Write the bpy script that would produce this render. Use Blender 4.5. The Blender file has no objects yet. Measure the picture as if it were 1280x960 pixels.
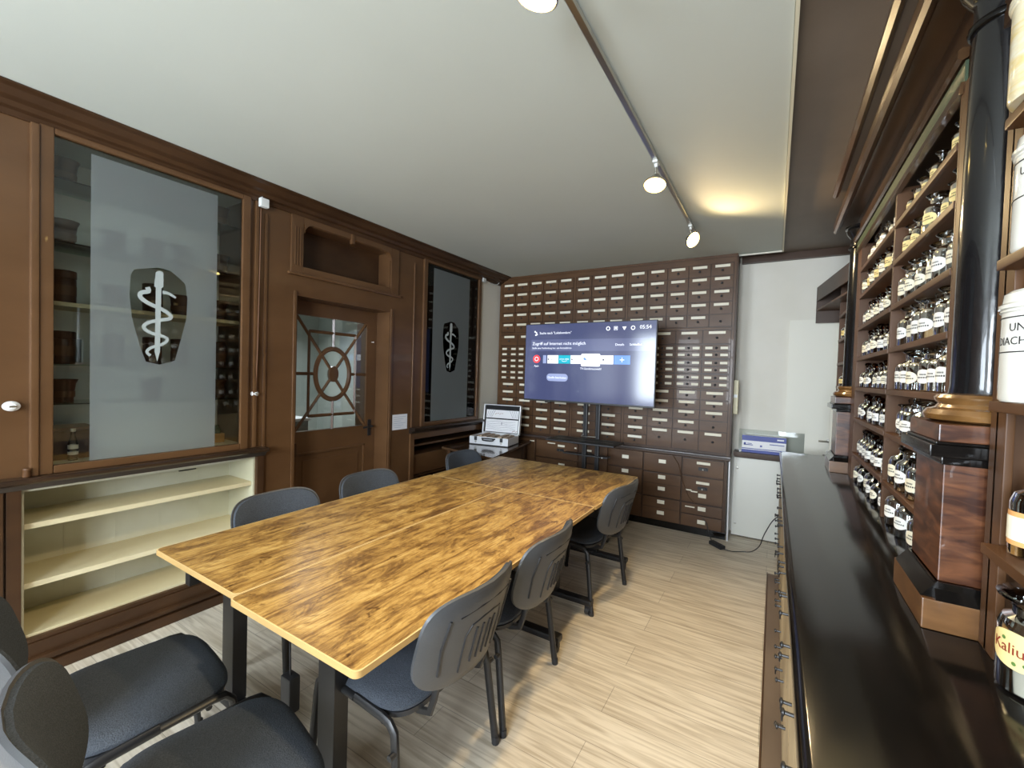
import bpy, bmesh, math, random
from mathutils import Vector, Matrix
random.seed(7)
PI = math.pi
S = bpy.context.scene
col = S.collection

# ------------------------------------------------------------------ camera
F_PX, YAW, PIT, ROL = 536.7, .549083, .0248354, .0303127
def cam_matrix():
    cy, sy = math.cos(YAW), math.sin(YAW); cp, sp = math.cos(PIT), math.sin(PIT); cr, sr = math.cos(ROL), math.sin(ROL)
    B = Matrix(((1,0,0),(0,0,-1),(0,1,0)))
    Rz = Matrix(((cy,-sy,0),(sy,cy,0),(0,0,1)))
    Rx = Matrix(((1,0,0),(0,cp,-sp),(0,sp,cp)))
    Rr = Matrix(((cr,-sr,0),(sr,cr,0),(0,0,1)))
    M = Rr @ Rx @ B @ Rz.transposed()          # world -> (right, down, forward)
    r, d, f = Vector(M[0]), Vector(M[1]), Vector(M[2])
    W = Matrix((r, -d, -f)).transposed().to_4x4()
    W.translation = Vector((0, 0, 1.55))
    return W
cd = bpy.data.cameras.new('camera'); cam = bpy.data.objects.new('camera', cd); col.objects.link(cam)
cd.sensor_fit = 'HORIZONTAL'; cd.sensor_width = 36; cd.lens = 36*F_PX/1280; cd.clip_start = .02
cam.matrix_world = cam_matrix(); S.camera = cam

# ------------------------------------------------------------------ world, lights, exposure
S.view_settings.view_transform = 'Standard'; S.view_settings.look = 'None'
S.view_settings.exposure = 0.76; S.view_settings.gamma = 1; S.view_settings.use_curve_mapping = False
w = bpy.data.worlds.new('sky'); S.world = w; w.use_nodes = True
w.node_tree.nodes['Background'].inputs[0].default_value = (.75, .86, 1, 1)
w.node_tree.nodes['Background'].inputs[1].default_value = 2.5
def area(name, loc, target, sx, sy, power, color):
    l = bpy.data.lights.new(name, 'AREA'); l.shape = 'RECTANGLE'; l.size = sx; l.size_y = sy; l.energy = power; l.color = color
    o = bpy.data.objects.new(name, l); col.objects.link(o); o.location = loc
    o.rotation_euler = (Vector(target)-Vector(loc)).to_track_quat('-Z', 'Y').to_euler(); return o
Y_FRONT = -2.0
area('daylight_through_window', (-2.2, Y_FRONT-.25, 1.75), (-2.2, 3, 1.55), 1.3, 1.7, 95, (.80, .90, 1))
area('daylight_through_window', (-.35, Y_FRONT-.25, 1.75), (-.35, 3, 1.55), 1.3, 1.7, 150, (.82, .91, 1))
area('added_next_room_light', (-4.5, 2.6, 2.3), (-4.1, 2.3, .9), .8, .5, 16, (.92, .96, 1))  # lamp added inside the closed next room, brightens the view through the door glass

# ------------------------------------------------------------------ materials
def mat(name): m = bpy.data.materials.new(name); m.use_nodes = True; return m
def P(name, c, rough=.5, metal=0., noise=0., nscale=(6,6,6), c2=None, bump=0., coat=0., spec=.5, emis=None, estr=0, detail=4, distort=0.):
    m = mat(name); nt = m.node_tree; b = nt.nodes['Principled BSDF']
    b.inputs['Base Color'].default_value = (*c, 1); b.inputs['Roughness'].default_value = rough
    b.inputs['Metallic'].default_value = metal; b.inputs['Coat Weight'].default_value = coat
    b.inputs['Specular IOR Level'].default_value = spec
    if emis: b.inputs['Emission Color'].default_value = (*emis, 1); b.inputs['Emission Strength'].default_value = estr
    if c2 or bump:
        tc = nt.nodes.new('ShaderNodeTexCoord'); mp = nt.nodes.new('ShaderNodeMapping'); mp.inputs['Scale'].default_value = nscale
        n = nt.nodes.new('ShaderNodeTexNoise'); n.inputs['Scale'].default_value = 1; n.inputs['Detail'].default_value = detail; n.inputs['Distortion'].default_value = distort
        nt.links.new(tc.outputs['Object'], mp.inputs[0]); nt.links.new(mp.outputs[0], n.inputs['Vector'])
        if c2:
            r = nt.nodes.new('ShaderNodeValToRGB'); r.color_ramp.elements[0].position = .35; r.color_ramp.elements[1].position = .68
            r.color_ramp.elements[0].color = (*c, 1); r.color_ramp.elements[1].color = (*c2, 1)
            nt.links.new(n.outputs['Fac'], r.inputs[0]); nt.links.new(r.outputs[0], b.inputs['Base Color'])
        if bump:
            bp = nt.nodes.new('ShaderNodeBump'); bp.inputs['Strength'].default_value = bump; bp.inputs['Distance'].default_value = .01
            nt.links.new(n.outputs['Fac'], bp.inputs['Height']); nt.links.new(bp.outputs[0], b.inputs['Normal'])
    return m
def thin_glass(name, tint, refl=1.0, rough=0.02, ior=1.45, base=0.0):
    m = mat(name); nt = m.node_tree; nt.nodes.remove(nt.nodes['Principled BSDF']); out = nt.nodes['Material Output']
    t = nt.nodes.new('ShaderNodeBsdfTransparent'); t.inputs[0].default_value = (*tint, 1)
    g = nt.nodes.new('ShaderNodeBsdfGlossy'); g.inputs['Roughness'].default_value = rough
    fr = nt.nodes.new('ShaderNodeFresnel'); fr.inputs[0].default_value = ior
    mu = nt.nodes.new('ShaderNodeMath'); mu.operation = 'MULTIPLY_ADD'; mu.inputs[1].default_value = refl; mu.inputs[2].default_value = base; mu.use_clamp = True
    mx = nt.nodes.new('ShaderNodeMixShader')
    nt.links.new(fr.outputs[0], mu.inputs[0]); nt.links.new(mu.outputs[0], mx.inputs[0])
    nt.links.new(t.outputs[0], mx.inputs[1]); nt.links.new(g.outputs[0], mx.inputs[2]); nt.links.new(mx.outputs[0], out.inputs[0])
    return m
def emit(name, c, s):
    m = mat(name); nt = m.node_tree; nt.nodes.remove(nt.nodes['Principled BSDF'])
    e = nt.nodes.new('ShaderNodeEmission'); e.inputs[0].default_value = (*c, 1); e.inputs[1].default_value = s
    nt.links.new(e.outputs[0], nt.nodes['Material Output'].inputs[0]); return m

BROWN = P('brown_painted_wood', (.090,.042,.016), .36, c2=(.118,.057,.023), nscale=(2,2,5), bump=.05, coat=.15)
BROWN2 = P('brown_drawer_paint', (.078,.036,.014), .42, c2=(.108,.052,.021), nscale=(3,3,9), bump=.04, coat=.1, spec=.35)
DBROWN = P('dark_brown_frame_paint', (.042,.019,.008), .4, c2=(.062,.029,.012), nscale=(4,4,9), spec=.35)
SHELFW = P('shelf_brown_paint', (.078,.034,.012), .45, c2=(.105,.047,.018), nscale=(4,4,4), spec=.35)
SOFFIT = P('brown_grey_soffit_paint', (.15,.115,.085), .5, c2=(.18,.14,.105), nscale=(3,3,3))
BLACKW = P('black_lacquered_wood', (.004,.0036,.0032), .12, c2=(.008,.0065,.0055), nscale=(14,5,8), bump=.04, spec=.32)
COLUMN = P('black_polished_column', (.006,.006,.007), .18, bump=.12, nscale=(25,25,10), coat=.5)
CEIL = P('white_ceiling_paint', (.52,.55,.50), .7, c2=(.55,.58,.53), nscale=(1,1,1))
WHITEW = P('offwhite_wall_paint', (.72,.69,.60), .7, c2=(.77,.74,.66), nscale=(2,2,2))
WHITED = P('white_door_paint', (.78,.76,.66), .5)
CREAM = P('cream_painted_boards', (.50,.48,.34), .5, c2=(.66,.66,.55), nscale=(1.5,1.5,1.5))
CREAMS = P('cream_shelf_paint', (.62,.54,.33), .45, c2=(.72,.66,.46), nscale=(2,1,6))
WHITEI = P('white_cabinet_interior', (.84,.86,.80), .5)
MAHOG = P('mottled_mahogany_veneer', (.035,.010,.004), .3, c2=(.16,.06,.024), nscale=(9,9,38), distort=.9, detail=9, coat=.2)
GOLDW = P('varnished_golden_wood', (.11,.052,.015), .22, c2=(.24,.12,.038), nscale=(10,10,20), coat=.6)
BLKMET = P('black_powder_coat', (.012,.012,.013), .4)
BLKPL = P('black_plastic', (.02,.021,.024), .45)
CHARPL = P('charcoal_shell_plastic', (.06,.064,.07), .38, bump=.05, nscale=(200,200,200))
FABRIC = P('charcoal_woven_fabric', (.042,.050,.062), .95, c2=(.075,.086,.105), nscale=(300,300,300), bump=.4, spec=.2)
STEEL = P('brushed_steel', (.55,.54,.5), .3, metal=1)
ALU = P('white_aluminium', (.75,.76,.78), .35, metal=.3)
CARD = P('cream_label_card', (.72,.67,.52), .6, c2=(.85,.82,.7), nscale=(1.3,1.3,1.3))
OVALC = P('cream_oval_label_paper', (.86,.82,.66), .5)
OVALW = P('white_oval_label_paper', (.88,.88,.84), .5)
YELL = P('yellow_label_paper', (.85,.68,.30), .5)
ORAN = P('orange_label_paper', (.75,.38,.14), .5)
INK = P('black_label_ink', (.02,.02,.02), .6)
REDINK = P('red_brown_ink', (.25,.03,.01), .6)
GREENI = P('green_leaf_ink', (.1,.2,.04), .6)
POT = P('brown_turned_pot', (.06,.022,.012), .4, c2=(.09,.04,.022), nscale=(3,3,20))
CERAM = P('white_glazed_ceramic', (.80,.79,.72), .12, coat=.6)
CERAMY = P('yellow_figured_ceramic', (.80,.76,.6), .15, c2=(.75,.58,.25), nscale=(6,6,22), distort=2, coat=.6)
PORC = P('white_porcelain', (.8,.8,.78), .2, coat=.5)
WHPL = P('white_plastic', (.7,.72,.7), .35)
CONDP = P('ivory_plastic', (.62,.56,.36), .45)
GOLDEDGE = P('gold_table_edge_band', (.50,.32,.12), .45)
GOLDRIM = P('light_table_rim', (.72,.52,.24), .4)
DARKFELT = P('black_case_lining', (.012,.012,.014), .9)
PAPER = P('white_printed_paper', (.75,.76,.8), .6)
BLUEB = P('blue_printed_card', (.03,.05,.28), .4)
WHB = P('white_printed_card', (.78,.78,.8), .4)
GREENG = P('green_valance_paint', (.07,.10,.06), .4)
LWOOD = P('light_drawer_wood', (.22,.16,.09), .5, c2=(.42,.33,.20), nscale=(4,3,2), detail=6)
POWD = P('tan_powder_content', (.42,.28,.13), .9)
CLEAR = thin_glass('clear_bottle_glass', (.95,.97,.96), 1.3, .05, 1.5, .07)
AMBER = thin_glass('amber_bottle_glass', (.30,.10,.02), 1.2, .03, 1.5, .02)
DARKGL = thin_glass('dark_blue_bottle_glass', (.03,.05,.09), 1.2, .03, 1.5, .03)
PANE = thin_glass('cabinet_pane_glass', (.93,.96,.95), 1.1, .01, 1.5)
SHGL = thin_glass('glass_shelf', (.75,.9,.84), 1.0, .02, 1.5)
ACRYL = thin_glass('clear_acrylic', (.92,.94,.94), 1.0, .02, 1.45, .02)
# frosted film: clear base with a strong diffusing share, blurred by a rough thin refraction
def frost():
    m = mat('frosted_film'); nt = m.node_tree; b = nt.nodes['Principled BSDF']
    b.inputs['Base Color'].default_value = (.80,.85,.85,1); b.inputs['Roughness'].default_value = .33
    b.inputs['IOR'].default_value = 1.12; b.inputs['Transmission Weight'].default_value = 1
    d = nt.nodes.new('ShaderNodeMixShader'); d.inputs[0].default_value = .38; d1 = nt.nodes.new('ShaderNodeBsdfTranslucent'); d1.inputs[0].default_value = (.85,.9,.9,1); d2_ = nt.nodes.new('ShaderNodeBsdfDiffuse'); d2_.inputs[0].default_value = (.72,.79,.79,1); nt.links.new(d1.outputs[0], d.inputs[1]); nt.links.new(d2_.outputs[0], d.inputs[2])
    g = nt.nodes.new('ShaderNodeBsdfTransparent'); g.inputs[0].default_value = (.95,.97,.97,1)
    a = nt.nodes.new('ShaderNodeMixShader'); a.inputs[0].default_value = .55
    c = nt.nodes.new('ShaderNodeMixShader'); c.inputs[0].default_value = .38
    nt.links.new(b.outputs[0], a.inputs[1]); nt.links.new(d.outputs[0], a.inputs[2])
    nt.links.new(a.outputs[0], c.inputs[1]); nt.links.new(g.outputs[0], c.inputs[2])
    nt.links.new(c.outputs[0], nt.nodes['Material Output'].inputs[0]); return m
FROST = frost()

def table_mat():
    m = mat('rustic_vintage_wood_laminate'); nt = m.node_tree; b = nt.nodes['Principled BSDF']; N = nt.nodes.new; L = nt.links.new
    tc = N('ShaderNodeTexCoord')
    def noise(sc, det, dist=0., rough=.5):
        mp = N('ShaderNodeMapping'); mp.inputs['Scale'].default_value = sc
        n = N('ShaderNodeTexNoise'); n.inputs['Scale'].default_value = 1; n.inputs['Detail'].default_value = det; n.inputs['Distortion'].default_value = dist; n.inputs['Roughness'].default_value = rough
        L(tc.outputs['Object'], mp.inputs[0]); L(mp.outputs[0], n.inputs['Vector']); return n.outputs['Fac']
    def ramp(f, stops):
        r = N('ShaderNodeValToRGB'); e = r.color_ramp.elements
        while len(e) < len(stops): e.new(.5)
        for i, (p, c) in enumerate(stops): e[i].position = p; e[i].color = (*c, 1)
        L(f, r.inputs[0]); return r.outputs[0]
    big = ramp(noise((14,4.6,1), 10, .6, .72), [(.30,(.10,.045,.014)),(.42,(.25,.135,.040)),(.53,(.50,.30,.085)),(.70,(.70,.48,.17))])
    grain = ramp(noise((120,10,1), 7, .4, .65), [(.38,(.50,.42,.34)),(.54,(1,1,1))])
    knot = ramp(noise((26,11,1), 3, 1.2), [(.27,(.25,.17,.12)),(.36,(1,1,1))])
    plank = N('ShaderNodeTexWave'); plank.bands_direction = 'X'; plank.inputs['Scale'].default_value = 1.5; plank.inputs['Distortion'].default_value = .1
    mpw = N('ShaderNodeMapping'); mpw.inputs['Location'].default_value = (.13,0,0); L(tc.outputs['Object'], mpw.inputs[0]); L(mpw.outputs[0], plank.inputs[0])
    seam = ramp(plank.outputs['Fac'], [(.0,(.45,.35,.28)),(.012,(1,1,1))])
    c = big
    for o in (grain, knot, seam):
        x = N('ShaderNodeMix'); x.data_type = 'RGBA'; x.blend_type = 'MULTIPLY'; x.inputs[0].default_value = .8
        L(c, x.inputs[6]); L(o, x.inputs[7]); c = x.outputs[2]
    L(c, b.inputs['Base Color']); b.inputs['Roughness'].default_value = .33
    bp = N('ShaderNodeBump'); bp.inputs['Strength'].default_value = .06; L(noise((60,5,1),4), bp.inputs['Height']); L(bp.outputs[0], b.inputs['Normal'])
    return m
TABLE = table_mat()
def floor_mat():
    m = mat('light_vinyl_planks'); nt = m.node_tree; b = nt.nodes['Principled BSDF']; N = nt.nodes.new; L = nt.links.new
    tc = N('ShaderNodeTexCoord')
    br = N('ShaderNodeTexBrick'); br.inputs['Scale'].default_value = 1; br.inputs['Brick Width'].default_value = 1.25; br.inputs['Row Height'].default_value = .19
    br.inputs['Mortar Size'].default_value = .0015; br.inputs['Color1'].default_value = (.66,.585,.47,1); br.inputs['Color2'].default_value = (.74,.67,.55,1); br.inputs['Mortar'].default_value = (.38,.33,.26,1)
    L(tc.outputs['Object'], br.inputs[0])
    mp = N('ShaderNodeMapping'); mp.inputs['Scale'].default_value = (3,46,1); L(tc.outputs['Object'], mp.inputs[0])
    n = N('ShaderNodeTexNoise'); n.inputs['Scale'].default_value = 1; n.inputs['Detail'].default_value = 6; n.inputs['Distortion'].default_value = .7; L(mp.outputs[0], n.inputs[0])
    r = N('ShaderNodeValToRGB'); r.color_ramp.elements[0].position = .33; r.color_ramp.elements[0].color = (.55,.50,.43,1); r.color_ramp.elements[1].position = .6; r.color_ramp.elements[1].color = (1,1,1,1)
    L(n.outputs['Fac'], r.inputs[0])
    x = N('ShaderNodeMix'); x.data_type = 'RGBA'; x.blend_type = 'MULTIPLY'; x.inputs[0].default_value = .75
    L(br.outputs['Color'], x.inputs[6]); L(r.outputs[0], x.inputs[7]); L(x.outputs[2], b.inputs['Base Color']); b.inputs['Roughness'].default_value = .42
    return m
FLOOR = floor_mat()

# ------------------------------------------------------------------ mesh helpers
class MB:
    def __init__(s): s.wn = False; s.bm = bmesh.new(); s.mats = []; s.cur = 0
    def m(s, material):
        if material not in s.mats: s.mats.append(material)
        s.cur = s.mats.index(material); return s
    def _fin(s, faces):
        for f in faces: f.material_index = s.cur
    def box(s, x0, x1, y0, y1, z0, z1, bev=0., M=None):
        t = bmesh.new()
        vs = [t.verts.new((x,y,z)) for x in (x0,x1) for y in (y0,y1) for z in (z0,z1)]
        for q in ((0,1,3,2),(4,6,7,5),(0,4,5,1),(2,3,7,6),(0,2,6,4),(1,5,7,3)): t.faces.new([vs[i] for i in q])
        if bev > 0: s.wn = True
        if bev > 0: bmesh.ops.bevel(t, geom=t.edges[:], offset=min(bev, .45*min(abs(x1-x0),abs(y1-y0),abs(z1-z0))), segments=2, affect='EDGES', profile=.6)
        bmesh.ops.recalc_face_normals(t, faces=t.faces[:])
        s.merge(t, M); return s
    def merge(s, t, M=None):
        mp = {}
        for v in t.verts: mp[v] = s.bm.verts.new((M @ v.co) if M else v.co)
        for f in t.faces:
            try: nf = s.bm.faces.new([mp[v] for v in f.verts]); nf.material_index = s.cur; nf.smooth = f.smooth
            except ValueError: pass
        t.free()
    def lathe(s, prof, c=(0,0,0), n=24, M=None, cap=True):
        t = bmesh.new(); rings = []
        for r, z in prof: rings.append([t.verts.new((c[0]+r*math.cos(2*PI*i/n), c[1]+r*math.sin(2*PI*i/n), c[2]+z)) for i in range(n)])
        for a, b in zip(rings, rings[1:]):
            for i in range(n): t.faces.new((a[i], a[(i+1)%n], b[(i+1)%n], b[i]))
        if cap: t.faces.new(rings[0][::-1]); t.faces.new(rings[-1])
        s.merge(t, M); return s
    def cyl(s, p0, p1, r, n=12, r1=None):
        p0, p1 = Vector(p0), Vector(p1); d = p1-p0
        M = Matrix.Translation(p0) @ d.to_track_quat('Z','Y').to_matrix().to_4x4()
        return s.lathe([(r,0),(r if r1 is None else r1, d.length)], n=n, M=M)
    def tube(s, pts, r, n=8, closed=False, flat=1.0):
        pts = [Vector(p) for p in pts]; N = len(pts); rings = []
        up = None
        for i, p in enumerate(pts):
            if closed: d = pts[(i+1)%N]-pts[i-1]
            else: d = pts[min(i+1,N-1)]-pts[max(i-1,0)]
            d.normalize()
            if up is None: up = Vector((0,0,1)) if abs(d.z) < .9 else Vector((1,0,0))
            a = d.cross(up)
            if a.length < 1e-5: a = d.cross(Vector((0,1,0)))
            a.normalize(); up = a.cross(d).normalized()
            rings.append([s.bm.verts.new(p + a*(r*math.cos(2*PI*k/n)) + up*(r*flat*math.sin(2*PI*k/n))) for k in range(n)])
        prs = list(zip(rings, rings[1:])) + ([(rings[-1], rings[0])] if closed else [])
        fs = []
        for a, b in prs:
            for k in range(n): fs.append(s.bm.faces.new((a[k], a[(k+1)%n], b[(k+1)%n], b[k])))
        if not closed: fs.append(s.bm.faces.new(rings[0][::-1])); fs.append(s.bm.faces.new(rings[-1]))
        s._fin(fs); return s
    def prism(s, poly, axis, a, b):       # polygon in the other two axes, extruded along axis
        def v(p, t):
            q = [0,0,0]; o = [i for i in range(3) if i != axis]; q[axis] = t; q[o[0]] = p[0]; q[o[1]] = p[1]; return q
        A = [s.bm.verts.new(v(p,a)) for p in poly]; B = [s.bm.verts.new(v(p,b)) for p in poly]; n = len(poly)
        fs = [s.bm.faces.new(A[::-1]), s.bm.faces.new(B)] + [s.bm.faces.new((A[i],A[(i+1)%n],B[(i+1)%n],B[i])) for i in range(n)]
        bmesh.ops.recalc_face_normals(s.bm, faces=fs); s._fin(fs); return s
    def build(s, name, material=None, parent=None, smooth=True, loc=None):
        me = bpy.data.meshes.new(name); bmesh.ops.recalc_face_normals(s.bm, faces=s.bm.faces[:]); s.bm.to_mesh(me); s.bm.free()
        for m_ in (s.mats or [material]): me.materials.append(m_)
        if smooth:
            me.polygons.foreach_set('use_smooth', [True]*len(me.polygons)); me.set_sharp_from_angle(angle=math.radians(38))
        o = bpy.data.objects.new(name, me); col.objects.link(o)
        if s.wn and smooth: md = o.modifiers.new('weighted_normals', 'WEIGHTED_NORMAL'); md.keep_sharp = True
        if parent: o.parent = parent
        if loc: o.location = loc
        return o
def B(name, m, b, parent=None, bev=.003): return MB().box(*b, bev=bev).build(name, m, parent)
def tag(o, label, cat, group=None):
    o['label'] = label; o['category'] = cat
    if group: o['group'] = group
    return o
def thing(name, label, cat, loc=(0,0,0), rz=0, group=None):
    o = bpy.data.objects.new(name, None); col.objects.link(o); o.location = loc; o.rotation_euler = (0,0,rz); o.empty_display_size = .1
    return tag(o, label, cat, group)
def struct(o): o['kind'] = 'structure'; return o
def dup(root, loc, rz=0, label=None, group=None, scale=None):
    def cp(o, par):
        c = o.copy(); col.objects.link(c)
        if par: c.parent = par
        for ch in list(o.children): cp(ch, c)
        return c
    r = cp(root, None); r.location = loc; r.rotation_euler = (0,0,rz)
    if label: r['label'] = label
    if group: r['group'] = group
    if scale: r.scale = scale
    return r
def txt(name, s, size, m, M, parent=None, align='LEFT', ext=0.0006, bend=None):
    c = bpy.data.curves.new(name, 'FONT'); c.body = s; c.size = size; c.extrude = ext; c.align_x = align; c.resolution_u = 2
    o = bpy.data.objects.new(name, c); col.objects.link(o)
    dg = bpy.context.evaluated_depsgraph_get(); me = bpy.data.meshes.new_from_object(o.evaluated_get(dg))
    bpy.data.objects.remove(o); bpy.data.curves.remove(c)
    for v in me.vertices: v.co = bend(v.co) if bend else M @ v.co
    me.materials.clear(); me.materials.append(m)
    r = bpy.data.objects.new(name, me); col.objects.link(r)
    if parent: r.parent = parent
    return r
def wallgrid(mb, u, v, holes, fn):        # cells of a wall rectangle outside its holes
    us = sorted(set([u[0],u[1]]+[h[i] for h in holes for i in (0,1)])); vs = sorted(set([v[0],v[1]]+[h[i] for h in holes for i in (2,3)]))
    us = [a for a in us if u[0]<=a<=u[1]]; vs = [a for a in vs if v[0]<=a<=v[1]]
    for a, b in zip(us, us[1:]):
        for c, d in zip(vs, vs[1:]):
            cx, cy = (a+b)/2, (c+d)/2
            if any(h[0]<cx<h[1] and h[2]<cy<h[3] for h in holes): continue
            fn(a, b, c, d)

# ------------------------------------------------------------------ room shell
XL, YB, XR, ZC = -3.05, 4.95, .78, 2.76
struct(B('floor', FLOOR, (-3.6, XR+.1, Y_FRONT-.1, YB+.1, -.08, 0), bev=0))
struct(B('floor_next_room', P('grey_floor', (.3,.28,.25), .5), (-5.4, -3.601, 1.2, 3.6, -.08, 0), bev=0))
struct(B('ceiling', CEIL, (-3.6, .01, Y_FRONT-.1, 4.69, ZC, ZC+.07), bev=.006))
struct(B('ceiling_dark', SOFFIT, (-3.6, XR+.1, Y_FRONT-.1, YB+.1, ZC+.03, ZC+.2), bev=0))
# holes (Y0,Y1,Z0,Z1)
H_D1 = (.60,1.52,1.005,2.665); H_L1 = (.52,1.61,.19,.92); H_DR = (1.89,2.79,0,2.08); H_TR = (1.93,2.78,2.30,2.615); H_D2 = (3.24,4.16,1.005,2.665); H_R2 = (3.13,4.60,.12,.86)
m = MB()
wallgrid(m, (Y_FRONT-.1, 4.17), (0, ZC+.05), [H_D1,H_L1,H_DR,H_TR,H_D2,H_R2], lambda a,b,c,d: m.box(-3.42, XL, a, b, c, d))
m.box(-3.42, XL, 4.17, YB+.1, 0, .12); m.box(-3.42, XL, 4.60, YB+.1, .12, .97); m.box(-3.42, XL, 4.17, 4.60, .86, .97)
m.box(-3.50, -3.42, Y_FRONT-.1, 1.89, 0, ZC+.05); m.box(-3.50, -3.42, 2.79, YB+.1, 0, ZC+.05); m.box(-3.5, -3.42, 1.89, 2.79, 2.08, ZC+.05)
bmesh.ops.remove_doubles(m.bm, verts=m.bm.verts[:], dist=1e-5)
struct(m.build('wall_left', BROWN, smooth=False))
struct(B('wall_left_white', WHITEW, (-3.42, -3.06, 4.17, YB+.1, .97, ZC), bev=0))
struct(MB().box(-3.43, XR+.1, YB, YB+.1, -.05, ZC+.1).build('wall_back', WHITEW, smooth=False))
struct(MB().box(XR, XR+.1, Y_FRONT-.1, YB+.1, -.05, ZC+.1).build('wall_right', BROWN, smooth=False))
m = MB(); W1 = (-2.85,-1.55,.95,2.55); W2 = (-1.0,.3,.95,2.55)
wallgrid(m, (-3.5, XR+.1), (-.05, ZC+.1), [W1,W2], lambda a,b,c,d: m.box(a,b,Y_FRONT-.15,Y_FRONT,c,d))
struct(m.build('wall_front', WHITEW, smooth=False))
for i, (a,b,c,d) in enumerate((W1,W2)):
    m = MB()
    for x in (a, (a+b)/2-.025, b-.05): m.box(x, x+.05, Y_FRONT-.1, Y_FRONT-.04, c, d)
    for z in (c, d-.5, d-.05): m.box(a, b, Y_FRONT-.1, Y_FRONT-.04, z, z+.05)
    struct(m.build(f'window_{i+1}', WHITED, smooth=False))
# room beyond the glazed door
m = MB(); m.box(-5.4,-5.3,1.2,3.6,0,2.8); m.box(-5.3,-3.501,1.1,1.2,0,2.8); m.box(-5.3,-3.501,3.6,3.7,0,2.8); m.box(-5.4,-3.501,1.1,3.7,2.8,2.9)
struct(m.build('wall_next_room', P('grey_green_wall', (.45,.50,.47), .6, c2=(.6,.64,.6), nscale=(1,1,2)), smooth=False))
b = thing('side_table', 'pale low sideboard seen through the glazed door panes', 'sideboard', (-4.6,2.3,0))
B('top', WHB, (-.3,.3,-.55,.55,.97,1.0), b); B('body', P('dim_grey_paint',(.16,.19,.2),.5), (-.28,.28,-.53,.53,0,.969), b)

# cornices and trims
def cornice(name, x0, prof, y0, y1, m_): return struct(MB().prism([(x0+a, z) for a, z in prof], 1, y0, y1).build(name, m_, smooth=False))
pr = [(-.1,2.665),(.012,2.665),(.02,2.69),(.05,2.695),(.06,2.715),(.10,2.722),(.135,2.745),(.17,2.752),(.17,ZC-.001),(-.1,ZC-.001)]
cornice('trim_1', XL, pr, Y_FRONT, 4.625, DBROWN)
struct(B('trim_2', P('pale_ceiling_edge',(.7,.66,.5),.5), (.010, .022, Y_FRONT, 4.7, ZC-.012, ZC+.03), bev=0))
struct(B('trim_3', P('pale_ceiling_end_edge',(.7,.68,.58),.5), (-2.88, .010, 4.69, 4.70, ZC-.012, ZC+.03), bev=0))
struct(B('trim_4', DBROWN, (-.33, XR, 4.90, YB-.001, 2.72, 2.79)))
# wall mouldings on the left panelling
def mould(name, y0, y1, z0, z1, d=.018, m_=BROWN): return struct(B(name, m_, (XL, XL+d, y0, y1, z0, z1), bev=.006))
mould('trim_5', 1.575, 1.60, .99, 2.665, .022); mould('trim_6', 1.645, 1.665, 0, 2.6, .012); 
mould('trim_7', .545, .575, .985, 2.665, .03); mould('trim_8', .40, .415, .985, 2.665, .012)
mould('trim_9', 2.795, 2.825, 0, 2.11, .014); mould('trim_10', 1.86, 1.885, 0, 2.11, .012)
mould('trim_11', 3.085, 3.105, .985, 2.6, .014)
m = MB()   # transom niche frame
for a in ((1.83,1.925,2.245,2.665),(2.785,2.88,2.245,2.665),(1.925,2.785,2.245,2.298),(1.925,2.785,2.617,2.665)): m.box(XL, XL+.016, *a, bev=.006)
m.box(XL, XL+.028, 1.81, 2.90, 2.225, 2.246, bev=.008)
for yy in (1.855,1.875,1.895): m.box(XL+.016, XL+.021, yy, yy+.009, 2.30, 2.58, bev=.002)
for (yc, sg) in ((1.93,1),(2.78,-1)):      # rounded upper corners of the opening
    pts = [(yc, 2.617), (yc+sg*.07, 2.617)] + [(yc+sg*(.07-.07*math.sin(a)), 2.547+.07*math.cos(a)) for a in [k*PI/16 for k in range(0,9)]]
    m.prism(pts, 0, XL-.03, XL+.02)
m.box(XL, XL+.028, 2.34, 2.37, 2.58, 2.66, bev=.005)
struct(m.build('trim_12', BROWN)); struct(B('trim_13', DBROWN, (-3.22,-3.2,1.93,2.78,2.30,2.615), bev=0))

# ------------------------------------------------------------------ glazed brown door
XD = -3.24
m = MB(); gy0, gy1, gz0, gz1 = 2.0, 2.68, 1.03, 1.965
for a in ((1.892,gy0,0.004,2.078),(gy1,2.788,0.004,2.078),(gy0,gy1,gz1,2.078),(gy0,gy1,.86,gz0),(gy0,gy1,.004,.12)): m.box(XD-.02, XD+.02, *a)
m.box(XD-.012, XD+.004, gy0, gy1, .12, .86)
for a in ((gy0,gy0+.02,.12,.86),(gy1-.02,gy1,.12,.86),(gy0,gy1,.12,.14),(gy0,gy1,.84,.86)): m.box(XD+.004, XD+.022, *a, bev=.006)
m.box(XD+.004, XD+.013, 2.07, 2.61, .19, .79, bev=.008)
door = struct(m.build('door_1', BROWN))
m = MB(); cy_, cz_ = (gy0+gy1)/2, (gz0+gz1)/2
def bar(p, q, w_=.013): m.tube([(XD+.004,*p),(XD+.004,*q)], w_, n=4)
el = [(XD+.004, cy_+.165*math.cos(t), cz_+.215*math.sin(t)) for t in [2*PI*k/40 for k in range(40)]]
m.tube(el, .021, n=6, closed=True)
m.lathe([(.002,-.016),(.045,-.014),(.045,.014),(.002,.016)], n=24, M=Matrix.Translation((XD+.006,cy_,cz_)) @ Matrix.Rotation(PI/2,4,'Y') @ Matrix.Scale(1.5,4,(1,0,0)))
iy, iz = .115, .12
bar((gy0,cz_),(cy_-.17,cz_)); bar((cy_+.17,cz_),(gy1,cz_)); bar((cy_,gz0),(cy_,cz_-.21)); bar((cy_,cz_+.21),(cy_,gz1))
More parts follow.
